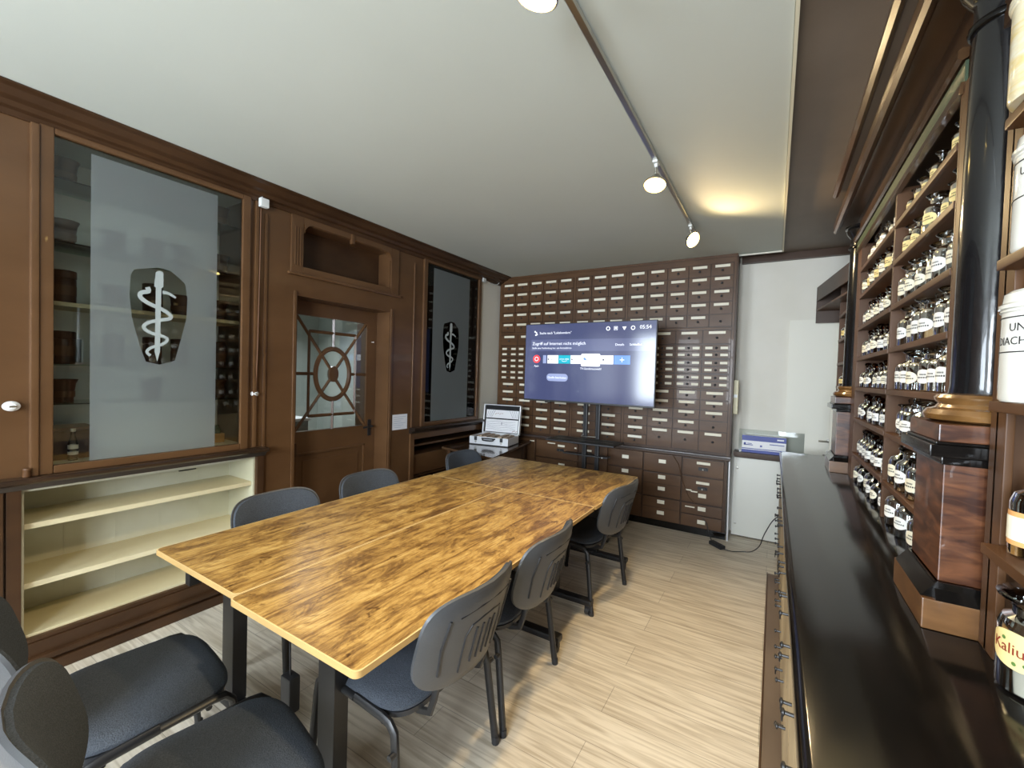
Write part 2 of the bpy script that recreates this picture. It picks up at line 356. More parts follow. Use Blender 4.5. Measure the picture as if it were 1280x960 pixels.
for a in (-1,1):
    bar((cy_+a*(gy1-cy_-iy), gz0+iz), (cy_+a*(gy1-cy_-iy), gz1-iz)); bar((gy0+iy, cz_+a*(gz1-cz_-iz)), (gy1-iy, cz_+a*(gz1-cz_-iz)))
    for b_ in (-1,1): bar((cy_+a*.03, cz_+b_*.05), (cy_+a*(gy1-cy_), cz_+b_*(gz1-cz_)), .014)
m.build('lattice', BROWN, door)
B('door_glass', PANE, (XD-.002,XD+.0015,gy0,gy1,gz0,gz1), door, 0)
MB().lathe([(.004,0),(.004,.02),(.007,.024),(.001,.028)], M=Matrix.Translation((XD+.02,2.735,1.80))@Matrix.Rotation(PI/2,4,'Y'), n=10).build('door_stop', PORC, door)
B('lock_case', DBROWN, (XD+.02,XD+.06,1.90,1.99,.84,.95), door, .008)
MB().box(XD+.02,XD+.028,2.705,2.74,.93,1.08,bev=.003).cyl((XD+.028,2.722,1.02),(XD+.07,2.722,1.02),.009).tube([(XD+.07,2.722,1.02),(XD+.075,2.67,1.02),(XD+.07,2.62,1.015)],.009).build('door_handle', BLKMET, door)

# ------------------------------------------------------------------ display cabinets
def to_mesh_curve2d(name, loops, x, parent, mtl):
    c = bpy.data.curves.new(name, 'CURVE'); c.dimensions = '2D'; c.fill_mode = 'BOTH'; c.extrude = 0
    for lp in loops:
        sp = c.splines.new('POLY'); sp.points.add(len(lp)-1); sp.use_cyclic_u = True
        for i, p in enumerate(lp): sp.points[i].co = (p[0], p[1], 0, 1)
    o = bpy.data.objects.new(name, c); col.objects.link(o); dg = bpy.context.evaluated_depsgraph_get()
    me = bpy.data.meshes.new_from_object(o.evaluated_get(dg)); bpy.data.objects.remove(o)
    for v in me.vertices: v.co = Vector((x+v.co.z, v.co.x, v.co.y))
    me.materials.clear(); me.materials.append(mtl)
    r = bpy.data.objects.new(name, me); col.objects.link(r); r.parent = parent; return r
OUT = [[0.918,2.026],[0.933,2.062],[1.046,2.096],[1.107,2.09],[1.182,2.03],[1.195,1.943],[1.192,1.826],[1.174,1.735],[1.133,1.564],[1.055,1.538],[0.991,1.554],[0.962,1.643],[0.926,1.793],[0.914,1.92]]
STAFF = [[1.034,2.068],[1.053,2.080],[1.071,2.072],[1.072,1.99],[1.062,1.98],[1.058,1.613],[1.045,1.556],[1.032,1.611],[1.035,1.98],[1.027,1.985]]
SNAKE = [[0.995,1.975],[1.0,1.952],[0.968,1.94],[0.962,1.915],[0.998,1.886],[1.068,1.858],[1.105,1.832],[1.105,1.81],[1.048,1.794],[0.995,1.772],[0.980,1.745],[1.012,1.719],[1.075,1.703],[1.093,1.684],[1.068,1.657],[1.015,1.634],[0.995,1.609],[1.012,1.588]]
def ribbon(pts, w0, w1):
    A, Bq = [], []
    n = len(pts)
    for i, p in enumerate(pts):
        a, b = Vector(pts[max(i-1,0)]), Vector(pts[min(i+1,n-1)]); d = (b-a).normalized(); nn = Vector((-d.y, d.x)); w_ = w0+(w1-w0)*i/(n-1)
        A.append(tuple(Vector(p)+nn*w_)); Bq.append(tuple(Vector(p)-nn*w_))
    return A + Bq[::-1]
def smooth2(pts, k=3):
    out = []
    P_ = [pts[0]]+pts+[pts[-1]]
    for i in range(1, len(P_)-2):
        for j in range(k):
            t = j/k; a,b,c,d = [Vector(P_[i+q]) for q in (-1,0,1,2)]
            v = .5*((2*b)+(-a+c)*t+(2*a-5*b+4*c-d)*t*t+(-a+3*b-3*c+d)*t**3); out.append((v.x, v.y))
    out.append(tuple(pts[-1])); return out
def display(y0, y1, label, scale_e, cy_e, frost_y, ysh, seed):
    g0, g1, z0, z1 = y0+.05, y1-.05, 1.025, 2.645
    t = thing('display_cabinet', label, 'display cabinet', (0,0,0))
    m = MB()
    for a in ((y0,g0,z0-.04,z1+.03),(g1,y1,z0-.04,z1+.03),(g0,g1,z1,z1+.03),(g0,g1,z0-.04,z0)): m.box(XL-.015, XL+.022, *a, bev=.007)
    m.build('frame', BROWN, t)
    m = MB(); e = .014
    for a in ((y0,y1,z0-.035,z0-.02),): m.box(-3.40, XL-.02, a[0]+.02, a[1]-.02, z0-.02, z0)
    m.box(-3.415, -3.40, y0, y1, z0-.02, z1+.015); m.box(-3.40,XL-.02,y0+.0,y0+e,z0,z1+.015); m.box(-3.40,XL-.02,y1-e,y1,z0,z1+.015); m.box(-3.40,XL-.02,y0,y1,z1+.0,z1+.015)
    m.build('interior', WHITEI, t)
    B('glass_pane', PANE, (XL-.002,XL+.002,g0,g1,z0,z1), t, 0)
    for i, z in enumerate(ysh):
        mid = (i == 2)
        B('shelf', CREAMS if mid else SHGL, (-3.395, XL-.05, y0+.016, y1-.016, z-(.022 if mid else .006), z), t, .002)
    S_ = lambda pts, k=scale_e, o=(cy_e, 0 if scale_e == 1 else 1.815): [((p[0]-1.055)*k*.97+o[0], (p[1] if k == 1 else (p[1]-1.815)*k+1.80)) for p in pts]
    f0, f1 = frost_y
    fr = to_mesh_curve2d('frosted_film', [[(f0,z0+.001),(f1,z0+.001),(f1,z1-.03),(f0,z1-.03)], S_(OUT)], XL+.0035, t, FROST)
    to_mesh_curve2d('staff_emblem', [S_(STAFF)], XL+.0040, fr, P('frosted_emblem', (.38,.42,.41), .5))
    to_mesh_curve2d('snake_emblem', [ribbon(smooth2(S_(SNAKE)), .012*scale_e, .007*scale_e)], XL+.0045, fr, bpy.data.materials['frosted_emblem'])
    to_mesh_curve2d('snake_tail', [ribbon(smooth2(S_([[1.067,1.959],[1.10,1.955],[1.135,1.936]])), .010*scale_e, .006*scale_e)], XL+.0045, fr, bpy.data.materials['frosted_emblem'])
    return t
display(.575, 1.545, 'tall glazed wall cabinet with large frosted snake-and-staff emblem, above the cream shelves', 1, 1.055, (.76,1.35), (2.465,2.15,1.845,1.527,1.325), 1)
display(3.215, 4.195, 'glazed wall cabinet with frosted pane in the far left corner', 1, 3.67, (3.37,3.98), (2.486,2.174,1.854,1.532,1.233), 2)

# turned brown pots on the cabinet shelves
def pot(kind):
    t = thing('storage_pot', '', 'pot')
    h = .135
    MB().lathe([(.043,0),(.046,.004),(.043,.012),(.047,.06),(.053,.11),(.060,.126),(.063,h),(.056,h),(.045,.07),(.005,.02)] if kind else
               [(.045,0),(.05,.005),(.05,.15),(.047,.155),(.052,.158),(.052,.20),(.046,.204),(.044,.17),(.005,.16)], n=24, cap=False).build('body', POT, t)
    MB().lathe([(.0485,.03),(.0497,.035),(.0505,.06),(.0497,.065)] if kind else [(.0508,.05),(.0512,.052),(.0512,.11),(.0508,.112)], n=24, cap=False).build('band', P('worn_pot_band',(.13,.065,.035),.5), t)
    return t
potA, potB = pot(1), pot(0)
used = set()
def put(proto, loc, rz, label, group=None, scale=None):
    if proto.name not in used:
        used.add(proto.name); proto.location = loc; proto.rotation_euler = (0,0,rz); proto['label'] = label
        if group: proto['group'] = group
        if scale: proto.scale = scale
        return proto
    return dup(proto, loc, rz, label, group, scale)
shn = ['top','second','third','fourth','fifth']
ORD = ['first','second','third','fourth','fifth','sixth','seventh']
for si, z in enumerate((2.465,2.15,1.845,1.527,1.325)):
    for k, y in enumerate((.70,.90,1.08,1.22,1.44)):
        if si == 4 and k in (1,3): continue
        pr_ = potB if (si in (2,3) and k in (0,2)) or (si == 3) else potA
        sc = .95 if si < 3 else (1.15 if si == 3 and False else .9)
        put(pr_, (-3.22, y, z+.001), 0, f'brown turned pot, {ORD[k]} from the left on the {shn[si]} shelf of the emblem cabinet', 'brown pots in the emblem cabinet', (sc,)*3 if pr_ is potA else (sc, sc, .85))
for si, z in enumerate((2.174,1.854,1.532,1.233)):
    for k, y in enumerate((3.34,3.60,3.88)):
        if si == 3 and k == 2: continue
        put(potA if (si+k) % 2 else potB, (-3.2, y, z+.001), 0, f'dark pot, {ORD[k]} from the left, {shn[si+1]} shelf of the far corner cabinet', 'pots in the far corner cabinet', (.95,)*3)
# on the floor of the emblem cabinet
b = thing('wooden_box', 'brown wooden box at the bottom left inside the emblem cabinet', 'box', (-3.25,.72,1.026)); m = MB(); m.box(-.09,.09,-.09,.09,0,.008); m.box(-.09,-.08,-.09,.09,.008,.15); m.box(.08,.09,-.09,.09,.008,.15); m.box(-.08,.08,-.09,-.08,.008,.15); m.box(-.08,.08,.08,.09,.008,.15); m.build('body', POT, b); B('lid', POT, (-.094,.094,-.094,.094,.151,.168), b)
b = thing('water_bottle', 'small clear bottle with white labels inside the emblem cabinet', 'bottle', (-3.12,.715,1.026))
MB().lathe([(.018,0),(.02,.004),(.02,.09),(.012,.12),(.009,.13),(.009,.15)], n=16).build('body', CLEAR, b); MB().lathe([(.0205,.03),(.0208,.032),(.0208,.045),(.0205,.047)], n=16, cap=False).lathe([(.0205,.06),(.0208,.062),(.0208,.08),(.0205,.082)], n=16, cap=False).build('label_band', OVALW, b); MB().lathe([(.011,.15),(.011,.165)], n=12).build('cap', WHPL, b)
b = thing('framed_card', 'thin silver frame leaning behind the pots at left in the emblem cabinet', 'frame', (-3.36,.73,1.528)); m = MB()
for a in ((-.08,.08,0,.008),(-.08,.08,.14,.148),(-.08,-.072,.008,.14),(.072,.08,.008,.14)): m.box(-.006,.006,*a)
m.build('frame', ALU, b); B('card', P('grey_card',(.2,.22,.22),.5), (-.004,0,-.072,.072,.008,.14), b, 0)
b = thing('medicine_box', 'tan cardboard box low at right inside the emblem cabinet', 'box', (-3.2,1.43,1.026)); B('body', P('tan_cardboard',(.5,.3,.12),.6), (-.03,.03,-.035,.035,0,.06), b); MB().lathe([(.022,.0605),(.022,.09),(.012,.10),(.012,.115)], n=14).build('jar_on_top', P('olive_glass',(.08,.12,.08),.2), b)

# black ledges
def ledge(y0, y1, label_n):
    m = MB(); m.prism([(XL-.02,.985),(XL+.07,.985),(XL+.082,.978),(XL+.082,.965),(XL+.07,.955),(XL+.045,.95),(XL+.03,.925),(XL-.02,.925)], 1, y0, y1)
    return struct(m.build(label_n, P('black_ledge_paint',(.015,.009,.006),.28,c2=(.035,.018,.01),nscale=(6,3,6),coat=.3), smooth=False))
ledge(Y_FRONT+.02, 1.66, 'trim_14'); ledge(3.07, 4.585, 'trim_15')
struct(B('trim_16', BROWN, (XL, XL+.02, 3.075, 3.128, 0, .924))); struct(B('trim_17', BROWN, (XL, XL+.012, 3.13, 4.58, .862, .924)))

# open cream shelving
t = thing('open_shelf_unit', 'low built-in cream painted shelf unit in dark brown frame under the emblem cabinet', 'shelf unit')
m = MB(); m.box(-3.40,-3.385,.52,1.61,.19,.92)
for k in range(1,5): m.box(-3.386,-3.3835,.52+k*.22,.52+k*.22+.004,.19,.92)
m.build('back_boards', CREAM, t); m = MB(); m.box(-3.385,-3.06,.521,.533,.19,.919); m.box(-3.385,-3.06,1.597,1.609,.19,.919); m.box(-3.385,-3.06,.533,1.597,.907,.919); m.build('side_panel', CREAM, t)
B('bottom_board', CREAMS, (-3.385,-3.055,.533,1.597,.19,.205), t)
for z in (.745,.452): B('shelf', CREAMS, (-3.385,-3.075,.534,1.596,z-.028,z), t, .004)
for y in (.75, 1.56):
    for z in (.70,.41): MB().cyl((-3.383,y,z),(-3.36,y,z),.006).build('shelf_pin', DBROWN, t)
MB().cyl((-3.37,1.28,.83),(-3.37,1.38,.83),.004).build('sliding_bolt', BLKMET, t)
m = MB()
for a in ((.47,.52,.19,.925),(1.61,1.655,.0,.925),(.47,1.655,.17,.19)): m.box(XL, XL+.022, *a, bev=.005)
m.box(XL, XL+.03, .30, 1.655, 0, .17, bev=.004); m.box(XL, XL+.055, .30, 1.66, .075, .105, bev=.01); m.box(XL, XL+.05, .30, 1.66, 0, .06, bev=.01)
m.build('front_frame', DBROWN, t)
# lower panel and dark post left of it
struct(B('trim_18', DBROWN, (XL, XL+.03, .33, .462, .17, .924)))
# porcelain fittings
def rosette(loc, r, label):
    t = thing('bell_pull', label, 'bell pull', loc)
    Mx = Matrix.Rotation(PI/2,4,'Y')
    MB().lathe([(r,0),(r,.006),(r*.9,.014),(r*.55,.02),(r*.5,.022),(.001,.023)], n=28, M=Mx @ Matrix.Scale(1.25,4,(0,1,0))).build('rosette', PORC, t)
    m = MB(); m.cyl((.02,0,0),(.036,0,0),.004); m.box(.034,.04,-.012,.012,-.004,.004,bev=.001); m.build('key_lever', STEEL, t); return t
rosette((XL+.001,.49,1.325), .024, 'oval white porcelain key rosette on the brown panel at far left')
t = rosette((XL+.001,1.593,1.357), .021, 'round white porcelain switch beside the emblem cabinet, under a thin cord')
b = thing('junction_box', 'small white box with antenna under the cornice right of the emblem cabinet', 'junction box', (XL+.04,1.615,2.655))
MB().box(-.015,.02,-.028,.028,-.03,.03,bev=.006).build('box', WHPL, b); MB().cyl((0,-.01,.031),(0,-.012,.075),.004).build('antenna', WHPL, b)
tag(MB().tube([(XL+.026,1.605,2.62),(XL+.026,1.603,2.2),(XL+.025,1.60,1.9),(XL+.026,1.597,1.7),(XL+.018,1.594,1.385)], .003, n=6).build('cord', P('brown_cord',(.16,.07,.03),.6)), 'thin brown cord hanging from the white junction box down to the porcelain switch', 'cord')
b = thing('junction_box', 'small white junction box at the top of the white wall in the far corner', 'junction box', (-3.045,4.24,2.665)); MB().box(-.01,.025,-.03,.03,-.03,.02,bev=.006).build('box', WHPL, b); MB().tube([(.01,.03,0),(.01,.2,-.02),(.01,.30,.0),(.03,.34,.05)],.004).build('cable', WHPL, b)
b = thing('notice', 'white printed notice pinned beside the glazed door', 'notice', (XL+.001,2.945,1.05)); B('sheet', PAPER, (0,.002,-.095,.095,-.07,.075), b, 0)
m = MB()
for k in range(6): m.box(.002,.0026,-.075,.075-.03*(k%3),.05-k*.02,.053-k*.02)
m.build('printed_lines', P('blue_grey_print',(.35,.42,.55),.6), b)
b = thing('peg', 'small round brown peg on the black ledge left of the emblem cabinet', 'peg', (XL+.03,.535,.986)); MB().lathe([(.014,0),(.016,.004),(.014,.03),(.016,.035),(.013,.042)], n=16).build('body', SHELFW, b)

# ------------------------------------------------------------------ drawer cabinets on the back wall
YF = 4.636
def drawer(par, x0, x1, z0, z1, kind, yf=YF):
    """kind: 's' one card above a knob, 'd' two cards beside a knob, 'b' tall with card"""
    g = .005
    m = MB(); m.box(x0+g, x1-g, yf-.009, yf+.02, z0+g, z1-g, bev=.0015)
    d = m.build('drawer', BROWN2, par); cx = (x0+x1)/2; w_ = x1-x0; h = z1-z0; f = yf-.0095
    if kind == 'd':
        zc = (z0+z1)/2
        for s_ in (-1,1): B('label_card', CARD, (cx+s_*w_*.27-.033, cx+s_*w_*.27+.033, f-.003, f, zc-.012, zc+.012), d, .001)
        kz = zc
    else:
        lw = .066 if w_ < .22 else .075; zt = z1-.026
        if random.random() > .03:
            c = B('label_card', CARD, (cx-lw, cx+lw, f-.003, f, zt-.014, zt+.012), d, .001)
        kz = z0+h*.42 if h < .15 else z0+h*.5
    MB().lathe([(.004,0),(.005,.008),(.011,.014),(.011,.019),(.006,.023),(.0005,.024)], n=10, M=Matrix.Translation((cx, yf-.008, kz)) @ Matrix.Rotation(PI/2,4,'X')).build('knob', BLKPL, d)
def cabinet(x0, x1, topcols, lowcols, label, zsing, roundl=False, big=()):
    t = thing('drawer_cabinet', label, 'drawer cabinet')
    m = MB(); m.box(x0, x1, YF, 4.94, .80, 2.735)
    m.build('carcass', DBROWN, t)
    m = MB(); e = .005       # rails and stiles
    m.box(x0, topcols[0], YF-e, YF, .80, 2.735); m.box(topcols[-1], x1, YF-e, YF, .80, 2.735); m.box(topcols[0], topcols[-1], YF-e, YF, 2.685, 2.735); m.box(topcols[0], topcols[-1], YF-e-.004, YF, 2.038, 2.06,bev=.003)
    m.box(topcols[0], topcols[-1], YF-e-.004, YF, 1.443, 1.457,bev=.003)
    m.build('face_frame', BROWN2, t)
    zr = [2.683,2.56,2.435,2.31,2.187,2.064]
    for a, b in zip(zr[1:], zr):
        for c, d in zip(topcols, topcols[1:]): drawer(t, c, d, a, b, 's')
    for c, d in zip(lowcols, lowcols[1:]):
        drawer(t, c, d, 1.90, 2.036, 's')
        for k, (a, b) in enumerate(((1.825,1.892),(1.757,1.824),(1.677,1.746),(1.607,1.676),(1.532,1.598),(1.463,1.530))): drawer(t, c, d, a, b, 'd')
        if (c, d) in big: zs = [1.44,1.342,1.243,1.14,1.035,.832]
        else: zs = zsing
        for a, b in zip(zs[1:], zs): drawer(t, c, d, a, b, 's')
    return t
lin = lambda a, b, n: [a+(b-a)*k/n for k in range(n+1)]
ZS = [1.44,1.345,1.245,1.145,1.04,.94,.832]
cabinet(-3.05, -2.018, lin(-3.012,-2.03,5), lin(-3.012,-2.03,4), 'left third of the brown apothecary drawer wall, behind the open silver case', ZS)
cabinet(-2.018, -1.405, lin(-2.006,-1.415,3), lin(-2.006,-1.415,2), 'middle third of the brown apothecary drawer wall, mostly behind the television', ZS)
lc = lin(-1.392,-.372,4)
cabinet(-1.405, -.35, lin(-1.392,-.372,5), lc, 'right third of the brown apothecary drawer wall, beside the white wall', ZS, big=[(lc[k],lc[k+1]) for k in (1,2,3)])
struct(MB().box(-3.05,-.345,4.62,4.94,2.735,ZC).build('trim_19', BROWN2, smooth=False)); struct(B('trim_20', DBROWN, (-.352,-.336,4.60,4.66,.80,2.735), bev=.004))
# base cabinet
def card(par, cx, cz, w_=.045, h=.026, y=4.6): return B('label_card', CARD, (cx-w_, cx+w_, y-.012, y-.0085, cz-h/2, cz+h/2), par, .001)
t = thing('base_drawer_cabinet', 'brown base cabinet of wide drawers under the apothecary drawer wall', 'drawer cabinet')
B('carcass', DBROWN, (-3.05,-.36,4.62,4.94,.0,.785), t, 0); B('plinth', BLACKW, (-3.05,-.352,4.605,4.62,0,.065), t)
B('ledge_top', P('worn_dark_ledge',(.05,.035,.03),.35,coat=.3), (-3.05,-.33,4.575,4.62,.786,.81), t, .006); B('ledge_top', DBROWN, (-3.05,-.34,4.59,4.62,.765,.786), t, .006)
def bdrawer(x0, x1, z0, z1, cards=(), pull=None, grooves=()):
    d = MB().box(x0+.003,x1-.003,4.60,4.622,z0+.003,z1-.003,bev=.004).build('drawer', BROWN2, t)
    f = 4.5995
    for (cx, cz, w_, h) in cards: B('label_card', CARD, (cx-w_,cx+w_,f-.003,f,cz-h/2,cz+h/2), d, .001)
    for z in grooves: B('groove', DBROWN, (x0+.01,x1-.01,f-.0012,f,z-.003,z+.003), d, 0)
    if pull:
        cx, cz = pull; m = MB(); m.box(cx-.045,cx+.045,f-.003,f,cz-.012,cz+.02,bev=.001)
        m.prism([(cx-.038,cz-.004),(cx+.038,cz-.004),(cx+.03,cz+.018),(cx-.03,cz+.018)],1,f-.022,f-.003); m.build('cup_pull', BLKMET, d)
        MB().lathe([(.008,0),(.008,.004),(.004,.008)],n=10,M=Matrix.Translation((cx,f-.022,cz+.002))@Matrix.Rotation(PI/2,4,'X')).build('keyhole_plate', STEEL, d)
c3 = -.570
bdrawer(-.762,-.385,.585,.755,[(c3,.716,.062,.026)],(c3,.655)); bdrawer(-.762,-.385,.315,.575,[(c3,.519,.060,.026),(c3,.394,.036,.04),(-.70,.435,.03,.012),(-.645,.425,.03,.012)],(c3,.462)); bdrawer(-.762,-.385,.195,.305,[(c3,.262,.036,.04),(-.68,.267,.045,.012)]); bdrawer(-.762,-.385,.07,.192,[(c3,.131,.036,.04)])
c2_ = -.962
bdrawer(-1.15,-.772,.57,.762,[(c2_,.686,.036,.038)]); bdrawer(-1.15,-.772,.315,.562,[(c2_,.523,.036,.038),(c2_,.403,.036,.038)],None,(.45,)); bdrawer(-1.15,-.772,.07,.308,[(c2_,.264,.036,.038),(c2_,.151,.036,.038)],None,(.2,))
bdrawer(-1.545,-1.16,.58,.765,[(-1.348,.687,.036,.038)]); bdrawer(-1.545,-1.16,.32,.572,[(-1.347,.535,.036,.038)]); bdrawer(-1.545,-1.16,.07,.312,[(-1.348,.2,.036,.038)])
bdrawer(-1.845,-1.69,.56,.765,[(-1.77,.70,.036,.022)],(-1.77,.655)); bdrawer(-1.845,-1.69,.07,.55); bdrawer(-2.445,-1.90,.56,.765,[(-2.238,.735,.05,.012),(-2.11,.715,.045,.024),(-1.93,.71,.012,.016)],(-2.12,.66)); bdrawer(-2.445,-1.90,.07,.55,[(-2.1,.50,.04,.02)]); bdrawer(-3.0,-2.455,.07,.765,[(-2.5,.735,.03,.012)])
B('stile', BROWN2, (-1.685,-1.55,4.604,4.622,.07,.765), t)
tag(MB().tube([(-.86,4.59,.765),(-.80,4.585,.68),(-.75,4.585,.5),(-.69,4.585,.36),(-.62,4.588,.3)], .0035, n=6).build('hanging_cable', BROWN2), 'thin dark cable hanging across the base drawers', 'cable')
tag(MB().tube([(-.56,4.588,.18),(-.52,4.585,.14),(-.49,4.55,.05),(-.46,4.5,.008)], .0035, n=6).build('hanging_cable', BLKPL), 'short dark cable at the lowest right base drawer, reaching the floor', 'cable')

# ------------------------------------------------------------------ television on its stand
TX0, TX1, TZ0, TZ1, TY = -2.352, -.948, 1.262, 2.09, 4.10
t = thing('television', 'large flat television showing a blue menu screen, in front of the drawer wall', 'television', (0,0,0))
m = MB(); m.box(TX0, TX1, TY, TY+.03, TZ0, TZ1, bev=.004); m.box(TX0+.25, TX1-.25, TY+.03, TY+.065, TZ0+.08, TZ1-.25, bev=.01); m.build('housing', BLKPL, t)
def scr(name, c, s):
    m_ = P(name, (.01,.01,.012), .12, emis=c, estr=s, spec=.7); return m_
SCB = scr('screen_navy', (.07,.085,.20), .60); SCP = scr('screen_band', (.11,.13,.27), .66); SW = scr('screen_white', (.85,.9,1), .95); SRED = scr('screen_red', (.85,.06,.07), .9); STEAL = scr('screen_teal', (.0,.38,.5), .9); SBLUE = scr('screen_blue', (.12,.28,.75), .9); SGREY = scr('screen_grey', (.3,.36,.6), .8); SINK = scr('screen_dark_ink', (.05,.05,.12), .3)
sc = B('screen', SCB, (TX0+.008,TX1-.008,TY-.002,TY,TZ0+.018,TZ1-.008), t, 0)
TW, TH = TX1-TX0, TZ1-TZ0
def uv(u, v): return (TX0+u*TW, TZ1-v*TH)
def srect(name, u0, u1, v0, v1, mt, lay=1, bev=0):
    a, b = uv(u0, v1), uv(u1, v0); y = TY-.002-.0006*lay; m = MB()
    if bev:
        r = bev*(b[1]-a[1]); pts = []
        for (cx, cz, a0) in ((b[0]-r,b[1]-r,0),(a[0]+r,b[1]-r,1),(a[0]+r,a[1]+r,2),(b[0]-r,a[1]+r,3)):
            for k in range(7): q = a0*PI/2+k*PI/12; pts.append((cx+r*math.cos(q), cz+r*math.sin(q)))
        m.prism(pts, 1, y, y+.0006)
    else: m.box(a[0], b[0], y, y+.0006, a[1], b[1])
    return m.build(name, mt, sc, smooth=False)
def stext(s, u, v, size, mt=None, lay=3, align='LEFT'):
    x, z = uv(u, v); y = TY-.002-.0006*lay
    return txt('screen_text', s, size, mt or SW, Matrix.Translation((x, y, z)) @ Matrix.Rotation(PI/2, 4, 'X'), sc, align, .0002)
srect('notice_band', .055, .985, .205, .352, SCP)
stext('Suche nach "Lokalsendern"', .125, .135, .034); stext('Zugriff auf Internet nicht möglich', .065, .275, .046); stext('Stelle eine Verbindung her, um fortzufahren', .065, .325, .026)
stext('Details', .72, .29, .032); stext('Schließen', .82, .29, .032); stext('05:54', .885, .098, .05)
for u, sh in ((.665,'o'),(.72,'s'),(.78,'w'),(.84,'g')):
    x, z = uv(u, .085); y = TY-.0032
    if sh in 'og': MB().tube([(x+.017*math.cos(k*PI/10), y, z+.017*math.sin(k*PI/10)) for k in range(20)], .004, n=4, closed=True).build('status_icon', SW, sc)
    elif sh == 's': m = MB(); m.tube([(x-.016,y,z-.016),(x+.016,y,z-.016),(x+.016,y,z+.016),(x-.016,y,z+.016)], .003, n=4, closed=True); m.box(x-.009,x+.009,y-.0004,y+.0004,z-.008,z+.008); m.build('status_icon', SW, sc)
    else: MB().prism([(x-.02,z+.014),(x+.02,z+.014),(x+.004,z-.018),(x-.002,z-.018)], 1, y, y+.0006).build('status_icon', SW, sc)
for dx, dz in ((0,.012),(.016,0),(.024,-.018),(.010,-.024)):
    x, z = uv(.085,.115); MB().prism([(x+dx+.009*math.cos(k*PI/4), z+dz+.009*math.sin(k*PI/4)) for k in range(8)],1,TY-.0032,TY-.0026).build('search_icon', SW, sc)
x, z = uv(.105,.455); MB().prism([(x+.044*math.cos(k*PI/16), z+.044*math.sin(k*PI/16)) for k in range(32)],1,TY-.0032,TY-.0026).build('app_button', SRED, sc)
MB().tube([(x+.02*math.cos(k*PI/8), TY-.0034, z+.02*math.sin(k*PI/8)) for k in range(16)], .003, n=4, closed=True).build('app_icon', SW, sc); stext('Apps', .105, .555, .028, align='CENTER')
v0, v1 = .405, .51
srect('app_tile', .16, .188, v0, v1, SGREY, 1); srect('app_tile', .198, .288, v0, v1, SW); srect('app_tile', .29, .385, v0, v1, STEAL); srect('app_tile', .388, .48, v0, v1, SW)
srect('app_tile', .47, .615, .385, .54, SW, 2, .12); srect('app_tile', .617, .71, v0, v1, SW); srect('app_tile', .715, .828, v0, v1, SBLUE)
stext('prime video', .338, .46, .022, SW, 4, 'CENTER')
x, z = uv(.338,.478); MB().tube([(x-.03,TY-.004,z+.004),(x-.012,TY-.004,z-.004),(x+.012,TY-.004,z-.004),(x+.03,TY-.004,z+.004)],.0016,n=4).build('smile_mark', SW, sc)
for u in (.208, .40): x, z = uv(u,.457); MB().prism([(x-.008,z+.011),(x+.012,z),(x-.008,z-.011)],1,TY-.0038,TY-.0032).build('play_icon', SINK, sc)
for u in (.225,.42,.655): stext('Apps TV', u, .467, .018, SINK, 3)
x, z = uv(.50,.455); MB().prism([(x-.02,z+.012),(x,z+.02),(x+.024,z-.012),(x-.008,z-.006)],1,TY-.0042,TY-.0036).build('blue_mark', SBLUE, sc); x, z = uv(.638,.458); MB().prism([(x+.01*math.cos(k*PI/6), z+.01*math.sin(k*PI/6)) for k in range(12)],1,TY-.0038,TY-.0032).build('dot_icon', SINK, sc)
x, z = uv(.7715,.457); m = MB(); m.box(x-.022,x+.022,TY-.0036,TY-.003,z-.003,z+.003); m.box(x-.003,x+.003,TY-.0037,TY-.003,z-.022,z+.022); m.build('plus_sign', SW, sc)
stext('TV-Senderauswahl', .545, .58, .030, align='CENTER'); srect('menu_button', .195, .37, .64, .735, SGREY, 1, .48); stext('Quelle bearbeiten', .2825, .70, .03, align='CENTER')
B('sensor', BLKMET, (-2.09,-2.03,TY-.004,TY+.02,TZ0-.012,TZ0+.002), t)
s = thing('television_stand', 'black twin-post television trolley with shelf, in front of the drawer wall', 'television stand', (-1.63,4.30,0))
for x in (-.07,.07): MB().box(x-.022,x+.022,-.02,.02,.06,1.6,bev=.004).build('post', BLKMET, s); MB().box(x-.004,x+.004,-.0215,-.02,.15,1.25).build('post_slot', DARKFELT, s)
m = MB(); m.box(-.30,.30,-.02,.02,1.45,1.50); m.box(-.25,-.21,-.134,-.02,1.40,1.9); m.box(.21,.25,-.134,-.02,1.40,1.9); m.box(-.30,.30,-.02,.02,1.80,1.85); m.box(-.07,.07,-.02,.02,1.5,1.8); m.build('mount_bracket', BLKMET, s)
B('shelf', BLKPL, (-.36,.36,-.36,-.022,.875,.89), s, .006); MB().cyl((-.30,-.20,.882),(.30,-.20,.882),.01).tube([(.06,-.03,.91),(-.02,-.05,.91),(-.10,-.035,.905),(-.08,-.025,.93)],.006).build('shelf_handle', STEEL, s)
B('crossbar', BLKMET, (-.30,.20,-.05,.05,.70,.715), s); B('knob', STEEL, (.135,.15,-.06,-.05,.70,.712), s)
for x in (-.35,.35): MB().box(x-.03,x+.03,-.45,.22,.055,.09,bev=.008).build('foot', BLKMET, s)
MB().box(-.35,.35,-.03,.03,.06,.10,bev=.006).build('foot_bar', BLKMET, s)
for x in (-.35,.35):
    for y in (-.42,.19): MB().cyl((x-.012,y,.0275),(x+.012,y,.0275),.0275,n=16).box(x-.018,x+.018,y-.012,y+.012,.03,.056).build('caster', BLKPL, s)

